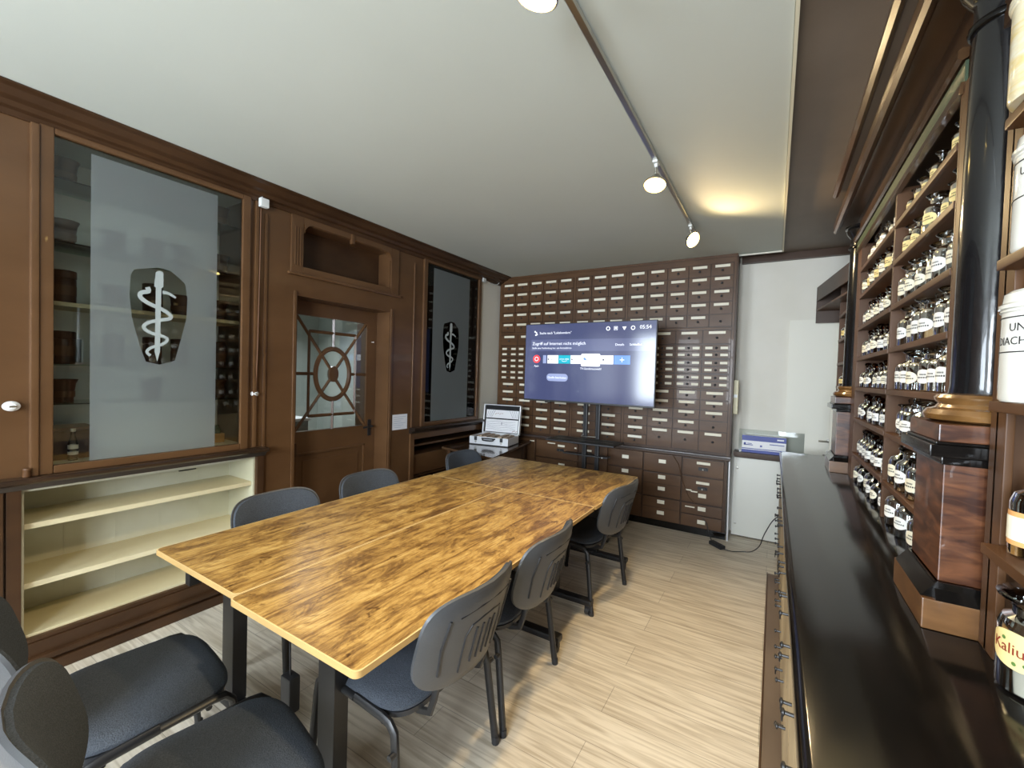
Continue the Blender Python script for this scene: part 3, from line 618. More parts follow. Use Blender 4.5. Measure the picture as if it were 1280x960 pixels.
# ------------------------------------------------------------------ things at the right end of the back wall
struct(MB().box(.10,.485,4.93,4.949,.01,2.14,bev=.001).build('door_2', WHITED)); 
d2 = bpy.data.objects['door_2']
m = MB(); m.box(.485,.505,4.90,4.949,0,2.16,bev=.003); m.build('door_frame', WHITED, d2)
m = MB(); m.lathe([(.02,0),(.02,.008)],n=16,M=Matrix.Translation((.445,4.93,1.01))@Matrix.Rotation(PI/2,4,'X')); m.cyl((.445,4.925,1.01),(.445,4.88,1.01),.008); m.tube([(.445,4.88,1.01),(.42,4.875,1.01),(.365,4.878,1.008)], .008); m.box(.43,.46,4.922,4.9295,.87,.92,bev=.002); m.build('door_handle', STEEL, d2)
t = thing('lattice_door_leaf', 'narrow white glazed lattice leaf beside the far black column', 'door leaf', (.412,4.52,0), -PI/2); m = MB()
for a in ((0,.022,.90,1.40),(.10,.122,.96,1.34)): m.box(-.01,.01,*a,bev=.003)
m.prism([(0,1.38),(0,1.40),(.122,1.34),(.122,1.32)],0,-.01,.01); m.prism([(0,.90),(0,.92),(.122,.98),(.122,.96)],0,-.01,.01); m.box(-.008,.008,.022,.10,1.15,1.17); m.build('frame', WHITED, t); m = MB(); m.prism([(.02,.925),(.02,1.38),(.10,1.335),(.10,.97)],0,-.002,.002); m.build('glass_pane', ACRYL, t)
tag(MB().box(.40,.56,4.50,4.80,.0,.88,bev=.002).box(.395,.565,4.495,4.805,.881,.899,bev=.002).build('side_cupboard', DBROWN), 'low dark brown cupboard below the lattice leaf beside the far column', 'cupboard')
t = thing('low_cabinet', 'low white-fronted cabinet with brown top between drawer wall and black counter', 'cabinet', (0,0,0))
B('body', DBROWN, (-.315,.34,4.82,4.93,.0,.80), t, 0); f = B('front_panel', P('white_melamine',(.72,.72,.66),.4), (-.318,.34,4.80,4.819,.012,.785), t); B('top', DBROWN, (-.325,.36,4.77,4.935,.80,.845), t)
for z in (.68,.13): MB().lathe([(.011,0),(.011,.004),(.007,.006)],n=14,M=Matrix.Translation((-.285,4.80,z))@Matrix.Rotation(PI/2,4,'X')).build('screw_cap', STEEL, f)
tag(MB().cyl((-.335,4.60,0),(-.348,4.66,1.02),.009).build('curtain_rod', ALU), 'thin white metal rod leaning upright against the end of the drawer wall', 'rod')
b = thing('glove_box', 'blue and white printed carton on the low cabinet top', 'carton', (-.07,4.86,.846), math.radians(0)); B('carton', WHB, (-.185,.185,-.045,.05,0,.165), b); B('blue_band', BLUEB, (-.1855,.1855,-.0458,-.045,.115,.1655), b, 0); B('blue_band', BLUEB, (-.1855,.1855,-.0458,-.045,0,.028), b, 0); B('blue_band', BLUEB, (-.1855,.1855,-.0458,-.045,.034,.042), b, 0)
B('emblem_badge', WHB, (.11,.165,-.0464,-.0458,.135,.148), b, 0); 
m = MB(); m.box(-.17,-.09,-.0464,-.0458,.07,.078); m.box(-.17,-.15,-.0464,-.0458,.07,.095); m.box(-.14,-.10,-.0464,-.0458,.084,.090); m.box(.05,.17,-.0464,-.0458,.088,.096); m.box(-.17,-.10,-.0464,-.0458,.016,.022); m.box(-.03,-.012,-.0464,-.0458,.060,.078); m.build('printed_lines', BLUEB, b)
tag(B('acrylic_sheet', ACRYL, (-.29,.26,4.925,4.93,.846,1.06), None, 0), 'clear acrylic sheet standing behind the blue and white carton', 'sheet')
b = thing('cable_cover', 'ivory plastic cable box on the right side of the drawer wall', 'cable box', (-.322,4.70,1.22)); MB().box(-.024,.024,-.02,.02,0,.33,bev=.005).build('cover', CONDP, b); MB().box(-.018,.018,-.022,-.02,.16,.19,bev=.001).build('clip', WHPL, b)
b = thing('power_strip', 'black power strip lying on the floor in front of the drawer wall', 'power strip', (-.40,4.38,.0), math.radians(-42)); MB().box(-.075,.075,-.028,.028,.0,.036,bev=.008).build('housing', BLKPL, b)
for x in (-.04,0,.04): MB().lathe([(.017,0),(.017,.0015),(.014,.0016),(.013,.0003)],n=16,M=Matrix.Translation((x,0,.036))).build('socket', BLKMET, b)
cb = [(-.345,4.33,.010),(-.27,4.33,.006),(-.19,4.38,.006),(-.12,4.36,.03),(-.06,4.28,.12),(-.03,4.22,.24),(.02,4.15,.38),(.06,4.10,.45)]
cs = []
for i in range(len(cb)-1):
    for k in range(4):
        q = [Vector(cb[max(0,min(len(cb)-1,i+j))]) for j in (-1,0,1,2)]; tt = k/4
        cs.append(.5*((2*q[1])+(-q[0]+q[2])*tt+(2*q[0]-5*q[1]+4*q[2]-q[3])*tt*tt+(-q[0]+3*q[1]-3*q[2]+q[3])*tt**3))
tag(MB().tube(cs, .004, n=6).build('power_cable', BLKPL), 'black cable from the floor power strip up to the counter front', 'cable')

# ------------------------------------------------------------------ counter with keyed drawers
t = thing('counter', 'long black lacquered shop counter with keyed wooden drawers, at the right', 'counter')
m = MB(); m.prism([(.074,.952),(.80,.952),(.80,.905),(.064,.905),(.058,.911),(.055,.920),(.055,.929),(.058,.939),(.065,.948)], 1, -.9, 4.33); m.build('countertop', BLACKW, t)
XR_C = XR-.003
bpy.data.objects['countertop'].data.transform(Matrix.Identity(4))
for v in bpy.data.objects['countertop'].data.vertices:
    if v.co.x > XR_C: v.co.x = XR_C
B('body', LWOOD, (.075, XR_C, -.9, 4.32, .0, .904), t, 0); B('base_rail', P('worn_grey_brown_rail',(.085,.06,.045),.45,c2=(.13,.095,.07),nscale=(5,2,8)), (.008,.0745,-.9,3.3,0,.28), t, .004); B('base_rail_edge', DBROWN, (.003,.0079,-.9,3.3,0,.285), t, 0)
nk = 0
for i in range(16):
    y0 = .35+i*.247
    fr_ = B('drawer_front', LWOOD, (.067,.0749,y0+.006,y0+.241,.30,.60), t, .003) if i % 1 == 0 else None
    fr2 = B('drawer_front', LWOOD, (.067,.0749,y0+.006,y0+.241,.61,.895), t, .003)
    for (ff, zc) in ((fr_,.46),(fr2,.76)):
        for dy in (.07,.18):
            if nk >= 96: continue
            nk += 1; m = MB(); y = y0+dy+random.uniform(-.02,.02); z = zc+random.uniform(-.05,.05)
            m.cyl((.0669,y,z),(.046,y,z),.0045,8); m.lathe([(.003,0),(.009,.003),(.009,.007),(.003,.010)],n=10,M=Matrix.Translation((.050,y,z))@Matrix.Rotation(-PI/2,4,'Y'))
            if random.random() < .4: m.tube([(.044,y+.009*math.cos(a),z-.011+.009*math.sin(a)) for a in [k*PI/5 for k in range(10)]], .002, n=5, closed=True)
            m.build('drawer_key', BLKMET, ff)

# ------------------------------------------------------------------ right-hand apothecary shelving
XS, XBK = .43, .68         # face and back
LV = [2.264,2.096,1.90,1.713,1.528,1.339,1.123]
def bay(y0, y1, levels, label, xs=XS, zt=2.42, name='shelf_bay'):
    t = thing(name, label, 'shelving')
    B('back_panel', DBROWN, (XBK,XBK+.012,y0,y1,.953,zt), t, 0)
    for y in (y0, y1): B('upright', SHELFW, (xs,XBK,y-.012 if y == y1 else y,y if y == y1 else y+.012,.953,zt), t, .002)
    for z in levels:
        m = MB(); m.box(xs+.012,XBK,y0+.0125,y1-.0125,z-.018,z); m.build('shelf_board', SHELFW, t)
        MB().box(xs-(.03 if xs > .43 or zt > 2.5 else .004),xs+.0115,y0+.0125,y1-.0125-(.04 if zt > 2.5 else 0),z-.022,z+.001,bev=.004).build('shelf_edge', SHELFW, t)
    return t
bay(.15, 1.40, [2.42,2.125,1.825,1.521,1.209], 'brown shelf bay nearest the camera, right of the near black column', xs=.43, zt=2.60)
bay(1.745, 2.53, LV, 'brown shelf bay of clear bottles just beyond the near black column')
bay(2.531, 3.43, LV, 'brown shelf bay of small amber bottles before the far black column')
bay(3.90, 4.40, LV[1:], 'brown shelf bay beyond the far black column')
struct(B('trim_21', SHELFW, (.43,.445,1.352,1.43,.953,2.60))); struct(B('trim_22', SHELFW, (.43,.445,1.70,1.744,.953,2.42))); struct(B('trim_23', SHELFW, (.43,.445,3.431,3.56,.953,2.42))); struct(B('trim_24', SHELFW, (.43,.445,3.86,3.899,.953,2.42)))
struct(B('trim_25', SHELFW, (.45,.69,1.401,1.43,.953,2.42), bev=0)); struct(B('trim_26', DBROWN, (.60,.612,1.431,1.699,.953,2.42), bev=0)); struct(B('trim_27', DBROWN, (.60,.612,3.561,3.859,.953,2.42), bev=0))
# entablature above
def runx(name, poly, y0, y1, m_): return struct(MB().prism(poly, 1, y0, y1).build(name, m_, smooth=False))
ARCH = P('architrave_brown_lacquer',(.05,.025,.011),.28,c2=(.085,.043,.018),nscale=(8,3,8),coat=.5)
runx('trim_28', [(.315,2.625),(.328,2.612),(.345,2.625),(.36,2.66),(.44,2.66),(.44,2.70),(.33,2.70),(.315,2.675)], -.9, 3.83, ARCH)
runx('trim_29', [(.44,2.42),(.455,2.42),(.455,2.66),(.44,2.66)], -.9, 3.83, DBROWN)
runx('trim_30', [(.275,2.789),(.275,2.765),(.29,2.752),(.305,2.765),(.315,2.789)], -.9, 3.5, ARCH)
runx('trim_31', [(.36,2.70),(.42,2.70),(.42,2.789),(.36,2.789)], -.9, 3.83, DBROWN)
runx('trim_32', [(.415,2.50),(.425,2.492),(.439,2.50),(.439,2.525),(.425,2.53),(.415,2.522)], 1.74, 3.83, ARCH)
runx('trim_33', [(.432,2.43),(.439,2.43),(.439,2.49),(.432,2.49)], 1.74, 3.83, GREENG)
runx('trim_34', [(.42,2.395),(.44,2.395),(.44,2.43),(.425,2.43)], 1.74, 3.55, ARCH)
m = MB()   # carved beads between the two cornices
for k in range(26): m.lathe([(.001,-.016),(.012,-.008),(.012,.008),(.001,.016)], c=(.345,.6+k*.125,2.735), n=10)
struct(m.build('trim_35', ARCH))
# corner wall cabinet over the white door
t = thing('corner_wall_cabinet', 'small brown wall cabinet high up above the white door', 'wall cabinet')
m = MB(); poly = [(.43,3.92),(.30,4.88),(.62,4.88),(.62,3.92)]
m.prism(poly, 2, 2.40, 2.43); m.prism([(.43,3.92),(.445,3.92),(.315,4.88),(.30,4.88)], 2, 2.30, 2.40); m.prism([(.30,4.868),(.30,4.88),(.62,4.88),(.62,4.868)], 2, 2.10, 2.40); m.prism([(.60,3.92),(.612,3.92),(.612,4.868),(.60,4.868)],2,2.10,2.40); m.build('body', DBROWN, t)
m = MB(); m.prism([(.43,3.93),(.305,4.866),(.598,4.866),(.598,3.93)], 2, 2.21, 2.225); m.build('shelf', SHELFW, t)

# columns on pedestals
def column(yc, label):
    t = thing('black_column', label, 'column', (.467,yc,.953))
    def ring(x0, hy, z0, z1, mt, name, bev=.004, xb=.13): return MB().box(x0,xb,-hy,hy,z0,z1,bev=bev).build(name, mt, t)
    ring(-.137,.145,0,.075,P('worn_brown_plinth_veneer',(.10,.045,.015),.3,c2=(.18,.085,.03),nscale=(9,9,25),coat=.3),'base_block'); m = MB(); m.prism([(-.145,.075),(.145,.075),(.12,.115),(-.12,.115)],0,-.112,.13); m.prism([(-.137,.075),(.13,.075),(.13,.115),(-.108,.115)],1,-.13,.13); m.build('base_moulding', BLACKW, t)
    ring(-.105,.118,.115,.41,MAHOG,'pedestal_shaft')
    ring(-.112,.128,.405,.425,BLACKW,'cap_moulding'); ring(-.137,.142,.425,.455,BLACKW,'cap_moulding'); ring(-.125,.135,.455,.462,BLACKW,'cap_moulding'); ring(-.120,.132,.462,.505,MAHOG,'cap_block')
    MB().lathe([(.10,.505),(.118,.512),(.122,.525),(.114,.538),(.098,.543),(.092,.552),(.098,.560),(.100,.568),(.094,.576),(.075,.580)], n=40).build('base_torus', GOLDW, t)
    MB().lathe([(.074,.580),(.071,.60),(.070,1.0),(.064,1.505)], n=40).build('shaft', COLUMN, t)
    MB().lathe([(.066,1.505),(.073,1.508),(.075,1.515),(.073,1.523),(.066,1.526)], n=32).build('neck_ring', BLACKW, t)
    MB().lathe([(.064,1.526),(.064,1.575),(.068,1.585),(.085,1.61),(.092,1.63),(.080,1.637),(.095,1.645),(.095,1.658)], n=32).build('capital', COLUMN, t); return t
column(1.575, 'tall black polished column on mahogany pedestal, the nearer of the two'); column(3.71, 'black polished column on mahogany pedestal, the farther one beside the white door')

# ------------------------------------------------------------------ bottles
def label_patch(par, r, zc, hw, hh, mt, ang, shape='oval', marks=True, ink=INK):
    t = bmesh.new(); n = 14
    def pt(u, v, off=.0008): a = ang+u/r; return ((r+off)*math.cos(a), (r+off)*math.sin(a), zc+v)
    cols = []
    for i in range(n+1):
        u = -hw+2*hw*i/n; e = math.sqrt(max(0,1-(u/hw)**2)) if shape == 'oval' else 1
        cols.append([t.verts.new(pt(u, -hh*max(e,.02))), t.verts.new(pt(u, hh*max(e,.02)))])
    for a, b in zip(cols, cols[1:]): t.faces.new((a[0],b[0],b[1],a[1]))
    m = MB().m(mt); m.merge(t)
    if marks:
        m.m(ink); t = bmesh.new()
        for (v, w_) in ((hh*.28,.35),(-hh*.15,.7)):
            k = 7
            for q in range(k):
                a, b = -hw*w_+2*hw*w_*q/k, -hw*w_+2*hw*w_*(q+.62)/k
                t.faces.new([t.verts.new(pt(x, v+dv, .0012)) for x, dv in ((a,-hh*.11),(b,-hh*.11),(b,hh*.11),(a,hh*.11))])
        m.merge(t)
    return m.build('label', None, par)
LA = PI+.45      # labels face the room and a little towards the camera
def bottle(kind, glass, lab, cat='bottle', nm='apothecary_bottle'):
    t = thing(nm, '', cat)
    if kind == 'narrow':      # narrow neck, flat glass stopper
        r, h = .040, .10; MB().lathe([(.001,0),(.036,0),(r,.004),(r,h-.018),(.034,h-.004),(.016,h+.006),(.012,h+.012),(.012,h+.032),(.017,h+.036)], n=20, cap=False).build('body', glass, t)
        MB().lathe([(.011,h+.020),(.012,h+.036),(.010,h+.040),(.022,h+.046),(.026,h+.050),(.022,h+.054),(.001,h+.055)], n=16, cap=False).build('stopper', glass, t)
    elif kind == 'wide':      # wide neck jar with mushroom stopper
        r, h = .043, .10; MB().lathe([(.001,0),(.039,0),(r,.004),(r,h-.014),(.038,h-.002),(.026,h+.006),(.024,h+.012),(.024,h+.028),(.029,h+.031)], n=20, cap=False).build('body', glass, t)
        MB().lathe([(.022,h+.016),(.023,h+.032),(.036,h+.040),(.038,h+.044),(.034,h+.048),(.001,h+.049)], n=20, cap=False).build('stopper', glass, t)
    elif kind == 'jar':       # wide straight jar with flat glass lid and knob
        r, h = .046, .095; MB().lathe([(.001,0),(.042,0),(r,.004),(r,h-.012),(.041,h-.002),(.034,h+.004),(.034,h+.016),(.039,h+.019)], n=20, cap=False).build('body', glass, t)
        MB().lathe([(.033,h+.010),(.034,h+.02),(.043,h+.023),(.044,h+.028),(.040,h+.031),(.01,h+.033),(.008,h+.038),(.012,h+.046),(.008,h+.053),(.001,h+.054)], n=20, cap=False).build('stopper', glass, t)
    elif kind == 'small':     # small amber with ball stopper
        r, h = .026, .060; MB().lathe([(.001,0),(.023,0),(r,.003),(r,h-.010),(.021,h-.001),(.011,h+.004),(.009,h+.008),(.009,h+.018),(.013,h+.021)], n=14, cap=False).build('body', glass, t)
        MB().lathe([(.008,h+.016),(.006,h+.024),(.010,h+.029),(.012,h+.034),(.009,h+.040),(.001,h+.042)], n=12, cap=False).build('stopper', glass, t)
    sq = {'narrow':(.030,.021,.050),'wide':(.032,.022,.050),'jar':(.032,.021,.045),'small':(.018,.014,.030)}[kind]
    label_patch(t, r, sq[2], sq[0], sq[1], {'c':OVALC,'w':OVALW,'y':YELL}[lab[0]], LA, 'oval' if lab[1] == 'o' else 'rect')
    if lab[-1] == 'p': MB().lathe([(.001,.002),(r-.003,.004),(r-.003,.035),(.001,.04)], n=16, cap=False).build('powder', POWD, t)
    return t
PB = {}
def get(kind, glass, lab):
    k = (kind, glass.name, lab)
    if k not in PB: PB[k] = bottle(kind, glass, lab)
    return PB[k]
def row(y0, y1, z, items, where, group, x=.49, sc=1., gname=None):
    n = len(items)
    for i, (kind, glass, lab) in enumerate(items):
        y = y1-(y1-y0)*(i+.5)/n
        s_ = sc*random.uniform(.94,1.06)
        gl = {'clear_bottle_glass':'clear','amber_bottle_glass':'amber','dark_blue_bottle_glass':'dark blue'}[glass.name]
        put(get(kind, glass, lab), (x+random.uniform(-.006,.012), y, z+.0015), random.uniform(-.15,.15), f'{gl} glass bottle, {ORD[i]} from the far end, {where}', group, (s_,)*3)
N_, W_, J_, SM = 'narrow','wide','jar','small'
LVN = {2.264:'top shelf',2.096:'second shelf',1.90:'third shelf',1.713:'fourth shelf',1.528:'fifth shelf',1.339:'sixth shelf',1.123:'seventh shelf',.953:'counter level'}
G1 = 'clear bottles in the bay beyond the near column'; G2 = 'small bottles in the bay before the far column'
def r1(z, items, sc=1., x=.49): row(1.80, 2.50, z, items, f'{LVN[z]} of the clear-bottle bay', G1, x, sc)
r1(2.264, [(N_,CLEAR,'yr'),(W_,CLEAR,'yr'),(N_,CLEAR,'yr'),(N_,CLEAR,'yo'),(N_,CLEAR,'yo'),(W_,CLEAR,'yr')], .72, .475)
r1(2.096, [(W_,CLEAR,'yr'),(W_,CLEAR,'yo'),(N_,CLEAR,'yr'),(W_,CLEAR,'yo'),(N_,CLEAR,'yo'),(W_,CLEAR,'yo')], .88, .475)
r1(1.90, [(W_,CLEAR,'co'),(W_,CLEAR,'co'),(N_,CLEAR,'co'),(W_,CLEAR,'cr'),(W_,CLEAR,'wo'),(N_,CLEAR,'co')], 1.08, .485)
r1(1.713, [(W_,CLEAR,'wo'),(W_,CLEAR,'co'),(W_,CLEAR,'wo'),(J_,CLEAR,'wop'),(W_,CLEAR,'wo'),(N_,CLEAR,'wo')], 1.1, .485)
r1(1.528, [(N_,CLEAR,'wo'),(W_,CLEAR,'wo'),(J_,CLEAR,'co'),(J_,CLEAR,'wop'),(N_,CLEAR,'wo'),(W_,CLEAR,'wo')], 1.14, .485)
r1(1.339, [(J_,CLEAR,'wo'),(J_,CLEAR,'wo'),(W_,CLEAR,'wo'),(J_,CLEAR,'co'),(J_,CLEAR,'wo')], 1.05, .485)
r1(1.123, [(N_,DARKGL,'co'),(W_,CLEAR,'wo'),(J_,CLEAR,'co'),(W_,CLEAR,'wo'),(J_,CLEAR,'wo')], 1.25, .485)
r1(.953, [(N_,CLEAR,'wo'),(N_,CLEAR,'wo'),(J_,CLEAR,'co'),(N_,CLEAR,'wo')], 1.12, .475)
def r2(z, n, glass, labs, sc, kind=SM): row(2.57, 3.40, z, [(kind if (i % 3) else SM, glass, labs[i % len(labs)]) for i in range(n)], f'{LVN[z]} of the amber-bottle bay', G2, .475, sc)
r2(2.264, 6, CLEAR, ['co','wr'], 1.35); r2(2.096, 7, AMBER, ['co','yr'], 1.5); r2(1.90, 7, AMBER, ['wo','co'], 1.45); r2(1.713, 7, AMBER, ['co','wr','wo'], 1.5); r2(1.528, 7, AMBER, ['wo','co'], 1.4); r2(1.339, 7, AMBER, ['wr','wo'], 1.4); r2(1.123, 7, AMBER, ['wo','wr'], 1.45); r2(.953, 6, DARKGL, ['co','wo'], 1.6)
for z in (1.90,1.528): row(3.95, 4.3, z, [(SM,AMBER,'yr'),(SM,AMBER,'co')], f'{LVN[z]} beyond the far column', 'bottles beyond the far column', .46, 1.3)

# jars in the nearest bay
def curved_text(par, s, r, zc, size, ink, ang, name='lettering'):
    def bend(co): a = ang+(co.x)/r; rr = r+.0006+co.z; return Vector((rr*math.cos(a), rr*math.sin(a), zc+co.y))
    return txt(name, s, size, ink, None, par, 'CENTER', .0002, bend)
def ceramic(loc, r, h, label, ct, text=None, mt=CERAM):
    t = thing('ceramic_jar', label, 'jar', loc)
    MB().lathe([(.001,0),(r*.96,0),(r,.006),(r,h*.80),(r*1.03,h*.81),(r*1.03,h*.825),(r,h*.835)], n=48, cap=False).build('body', mt, t)
    MB().lathe([(r*.98,h*.835),(r*1.06,h*.84),(r*1.06,h*.87),(r*1.0,h*.89),(r*.98,h*.97),(r*.9,h),(.001,h*1.01)], n=48, cap=False).build('lid', mt, t)
    if text:
        m = MB()
        for z in (.44,.75): m.lathe([(r+.0003,h*z),(r+.0012,h*z+.0003),(r+.0012,h*z+.0022),(r+.0003,h*z+.0025)], n=48, cap=False); 
        m.build('black_band', INK, t)
        curved_text(t, text[0], r, h*.63, h*.10, INK, ct); curved_text(t, text[1], r, h*.51, h*.10, INK, ct)
    return t
ceramic((.482,1.275,1.5225), .088, .225, 'white ceramic jar lettered UNGT. DIACHYLON. on the nearest bay', PI+.62, ('UNGT.','DIACHYLON.'))
ceramic((.480,1.275,1.8265), .080, .235, 'cream ceramic jar with faded lettering, shelf above the lettered UNGT. jar', PI+.6, ('UNGT.','ALB.'))
ceramic((.460,1.270,2.1265), .078, .235, 'cream jar with yellow swirls on the upper shelf of the nearest bay', PI+.6, None, CERAMY)
t = thing('apothecary_bottle', 'small dark bottle with orange label on the low shelf of the nearest bay', 'bottle', (.462,1.28,1.2105)); MB().lathe([(.001,0),(.038,0),(.042,.004),(.042,.11),(.036,.128),(.02,.138),(.018,.16),(.022,.163)], n=28, cap=False).build('body', thin_glass('brown_bottle_glass',(.35,.25,.15),1.2,.03,1.5,.04), t); label_patch(t, .042, .058, .05, .034, ORAN, PI+.55, 'rect', False); label_patch(t, .0426, .058, .042, .024, OVALC, PI+.55, 'rect', False)
t = thing('apothecary_jar', 'large clear jar with yellow label lettered in red, on the counter at right', 'jar', (.468,1.25,.9535)); MB().lathe([(.001,0),(.058,0),(.064,.006),(.064,.125),(.058,.142),(.045,.150),(.045,.168),(.056,.172)], n=36, cap=False).build('body', CLEAR, t)
MB().lathe([(.044,.155),(.046,.174),(.066,.182),(.068,.188),(.06,.194),(.001,.196)], n=36, cap=False).build('lid', CLEAR, t); MB().lathe([(.001,.004),(.060,.006),(.060,.05),(.001,.052)], n=30, cap=False).build('powder', P('grey_powder',(.45,.42,.35),.9), t); lb = label_patch(t, .064, .088, .062, .036, YELL, PI+.62, 'oval', False)
curved_text(lb, 'Kalium', .0652, .080, .030, REDINK, PI+.58)
for (da, z) in ((-.3,.106),(.25,.068),(.0,.064),(.35,.104)): MB().lathe([(.001,0),(.004,.001),(.001,.002)],n=8,M=Matrix.Translation(((.0652)*math.cos(PI+.62+da),.0652*math.sin(PI+.62+da),z))@Matrix.Rotation(PI+.62+da,4,'Z')@Matrix.Rotation(PI/2,4,'Y')).build('leaf_mark', GREENI, lb)

# ------------------------------------------------------------------ tables
def tabletop(x0, x1, y0, y1, r, par, off):
    c = []
    for (cx, cy, a0) in ((x1-r,y1-r,0),(x0+r,y1-r,1),(x0+r,y0+r,2),(x1-r,y0+r,3)):
        for k in range(6): a = (a0+k/5)*PI/2; c.append((cx+r*math.cos(a), cy+r*math.sin(a)))
    m = MB(); m.prism([(x-off[0],y-off[1]) for x,y in c], 2, .722-off[2], .7402-off[2]); o = m.build('tabletop', TABLE, par, smooth=False)
    m = MB(); n = len(c)
    for sgn in (1,):
        t = bmesh.new(); R_ = []
        for x, y in c:
            cx, cy = (x0+x1)/2, (y0+y1)/2; dx = .0011 if x > cx else -.0011; dy = .0011 if y > cy else -.0011
            R_.append([t.verts.new((x+dx-off[0],y+dy-off[1],.7205-off[2])), t.verts.new((x+dx-off[0],y+dy-off[1],.7408-off[2])), t.verts.new((x-3.2*dx-off[0],y-3.2*dy-off[1],.7411-off[2]))])
        for i in range(n):
            a, b = R_[i], R_[(i+1)%n]; t.faces.new((a[0],b[0],b[1],a[1])); t.faces.new((a[1],b[1],b[2],a[2])).material_index = 1
        bmf = [f.material_index for f in t.faces]; m.m(GOLDEDGE); m.m(GOLDRIM); nf0 = len(m.bm.faces); m.merge(t); m.bm.faces.ensure_lookup_table()
        for k, q in enumerate(bmf): m.bm.faces[nf0+k].material_index = q
    m.build('edge_band', None, o)
def caster(par, x, y):
    m = MB(); m.cyl((x-.014,y,.028),(x+.014,y,.028),.028,18); m.box(x-.02,x+.02,y-.014,y+.014,.028,.062,bev=.006); m.build('caster', BLKPL, par)
def desk(x0, x1, y0, y1, yfeet, xcols, label, fx):
    ox, oy = (x0+x1)/2, (y0+y1)/2
    t = thing('desk', label, 'table', (ox,oy,0), 0, 'rustic wood tables pushed together')
    tabletop(x0, x1, y0, y1, .022, t, (ox,oy,0))
    for y in yfeet:
        for x in xcols: MB().box(x-ox-.045,x-ox+.045,y-oy-.03,y-oy+.03,.10,.70,bev=.005).build('leg', BLKMET, t)
        MB().box(fx[0]-ox,fx[1]-ox,y-oy-.03,y-oy+.03,.062,.10,bev=.012).build('foot', BLKMET, t)
        for x in fx: caster(t, x-ox+(.03 if x < ox else -.03), y-oy)
        MB().box(x0-ox+.06,x1-ox-.06,y-oy-.025,y-oy+.025,.70,.7218,bev=.003).build('crossbeam', BLKMET, t)
    for x in xcols: MB().box(x-ox-.02,x-ox+.02,min(yfeet)-oy+.026,max(yfeet)-oy-.026,.68,.7218,bev=.003).build('side_beam', BLKMET, t)
    return t
dL = desk(-2.262,-1.588,.775,2.522,(.96,2.17),(-1.965,),'rustic wood-top table, near left one on the door side', (-2.22,-1.63))
dR = desk(-1.583,-.917,.752,2.522,(.96,2.17),(-1.29,),'rustic wood-top table, near right one on the counter side', (-1.54,-.96))
desk(-2.255,-.915,2.527,3.50,(2.63,3.40),(-1.93,-1.24),'rustic wood-top table, the far one towards the drawer wall', (-2.22,-.95))
MB().box(-.30,-.26,-.86,-.80,.62,.72,bev=.004).build('hinge_bracket', BLKMET, dL); bpy.data.objects['hinge_bracket'].location = (.14,.03,0)
m = MB(); m.tube([(.0+.012*math.cos(a),-.84,.70+.012*math.sin(a)) for a in [k*PI/6 for k in range(12)]], .004, n=6, closed=True); m.build('hook', BLKMET, dR)
b = thing('power_adapter', 'black power adapter brick hanging under the near right table', 'power adapter', (-1.50,.93,.34)); MB().box(-.03,.03,-.022,.022,-.075,.06,bev=.008).build('brick', BLKPL, b); MB().tube([(0,0,.06),(-.005,0,.14),(.0,-.005,.25),(.02,-.01,.365)], .004, n=6).build('cable', BLKPL, b)

# small side desk under the far corner cabinet
t = thing('side_desk', 'dark brown side desk in the far left corner carrying the silver case', 'desk')
m = MB(); m.prism([(-3.045,3.56),(-2.275,3.40),(-2.50,4.575),(-3.045,4.575)], 2, .715, .736); m.build('desktop', P('dark_glossy_desk_wood',(.055,.028,.014),.18,c2=(.09,.05,.026),nscale=(3,12,3),coat=.5), t, smooth=False)
for x, y in ((-2.98,3.62),(-2.36,3.50),(-2.56,4.5),(-2.98,4.5)): MB().box(x-.022,x+.022,y-.022,y+.022,0,.715,bev=.003).build('leg', DBROWN, t)
# recess shelves under the corner cabinet
t = thing('recess_shelf', 'dark open shelf recess below the far corner cabinet', 'shelf unit'); m = MB(); m.box(-3.415,-3.40,3.131,4.599,.12,.859); m.build('back_board', DBROWN, t); B('shelf', BROWN, (-3.40,-3.10,3.132,4.598,.775,.795), t); B('shelf', BROWN, (-3.40,-3.10,3.132,4.598,.46,.48), t)
MB().lathe([(.008,0),(.01,.008),(.003,.012)],n=10,M=Matrix.Translation((-3.05,3.7,.64))@Matrix.Rotation(PI/2,4,'Y')).build('knob', STEEL, t); B('drawer_front', BROWN, (-3.40,-3.062,3.132,4.598,.50,.70), t)

# silver case, open
t = thing('aluminium_case', 'open silver aluminium case with map-printed lid lining on the side desk', 'case', (-2.725,4.10,.737), math.radians(9)); t.scale = (.93,.93,.97)
m = MB(); w2, d2_ = .255, .17
for a in ((-w2,w2,-d2_,-d2_+.008,0,.095),(-w2,w2,d2_-.008,d2_,0,.095),(-w2,-w2+.008,-d2_+.008,d2_-.008,0,.095),(w2-.008,w2,-d2_+.008,d2_-.008,0,.095),(-w2+.008,w2-.008,-d2_+.008,d2_-.008,0,.006)): m.box(*a, bev=.002)
m.build('base_shell', ALU, t); B('bottom_edge', BLKPL, (-w2-.002,w2+.002,-d2_-.003,d2_+.003,-.0005,.010), t, .002)
Ml = Matrix.Translation((0,d2_-.002,.097)) @ Matrix.Rotation(math.radians(-8),4,'X')
m = MB(); 
for a in ((-w2,w2,0,.055,0,.010),(-w2,w2,0,.055,.345,.355),(-w2,-w2+.012,0,.055,.010,.345),(w2-.012,w2,0,.055,.010,.345)): m.box(*a, bev=.003, M=Ml)
m.box(-w2+.012,w2-.012,.048,.055,.010,.345, M=Ml); lid = m.build('lid', ALU, t)
MB().box(-w2+.012,w2-.012,.030,.047,.011,.344,M=Ml).build('lining', DARKFELT, lid)
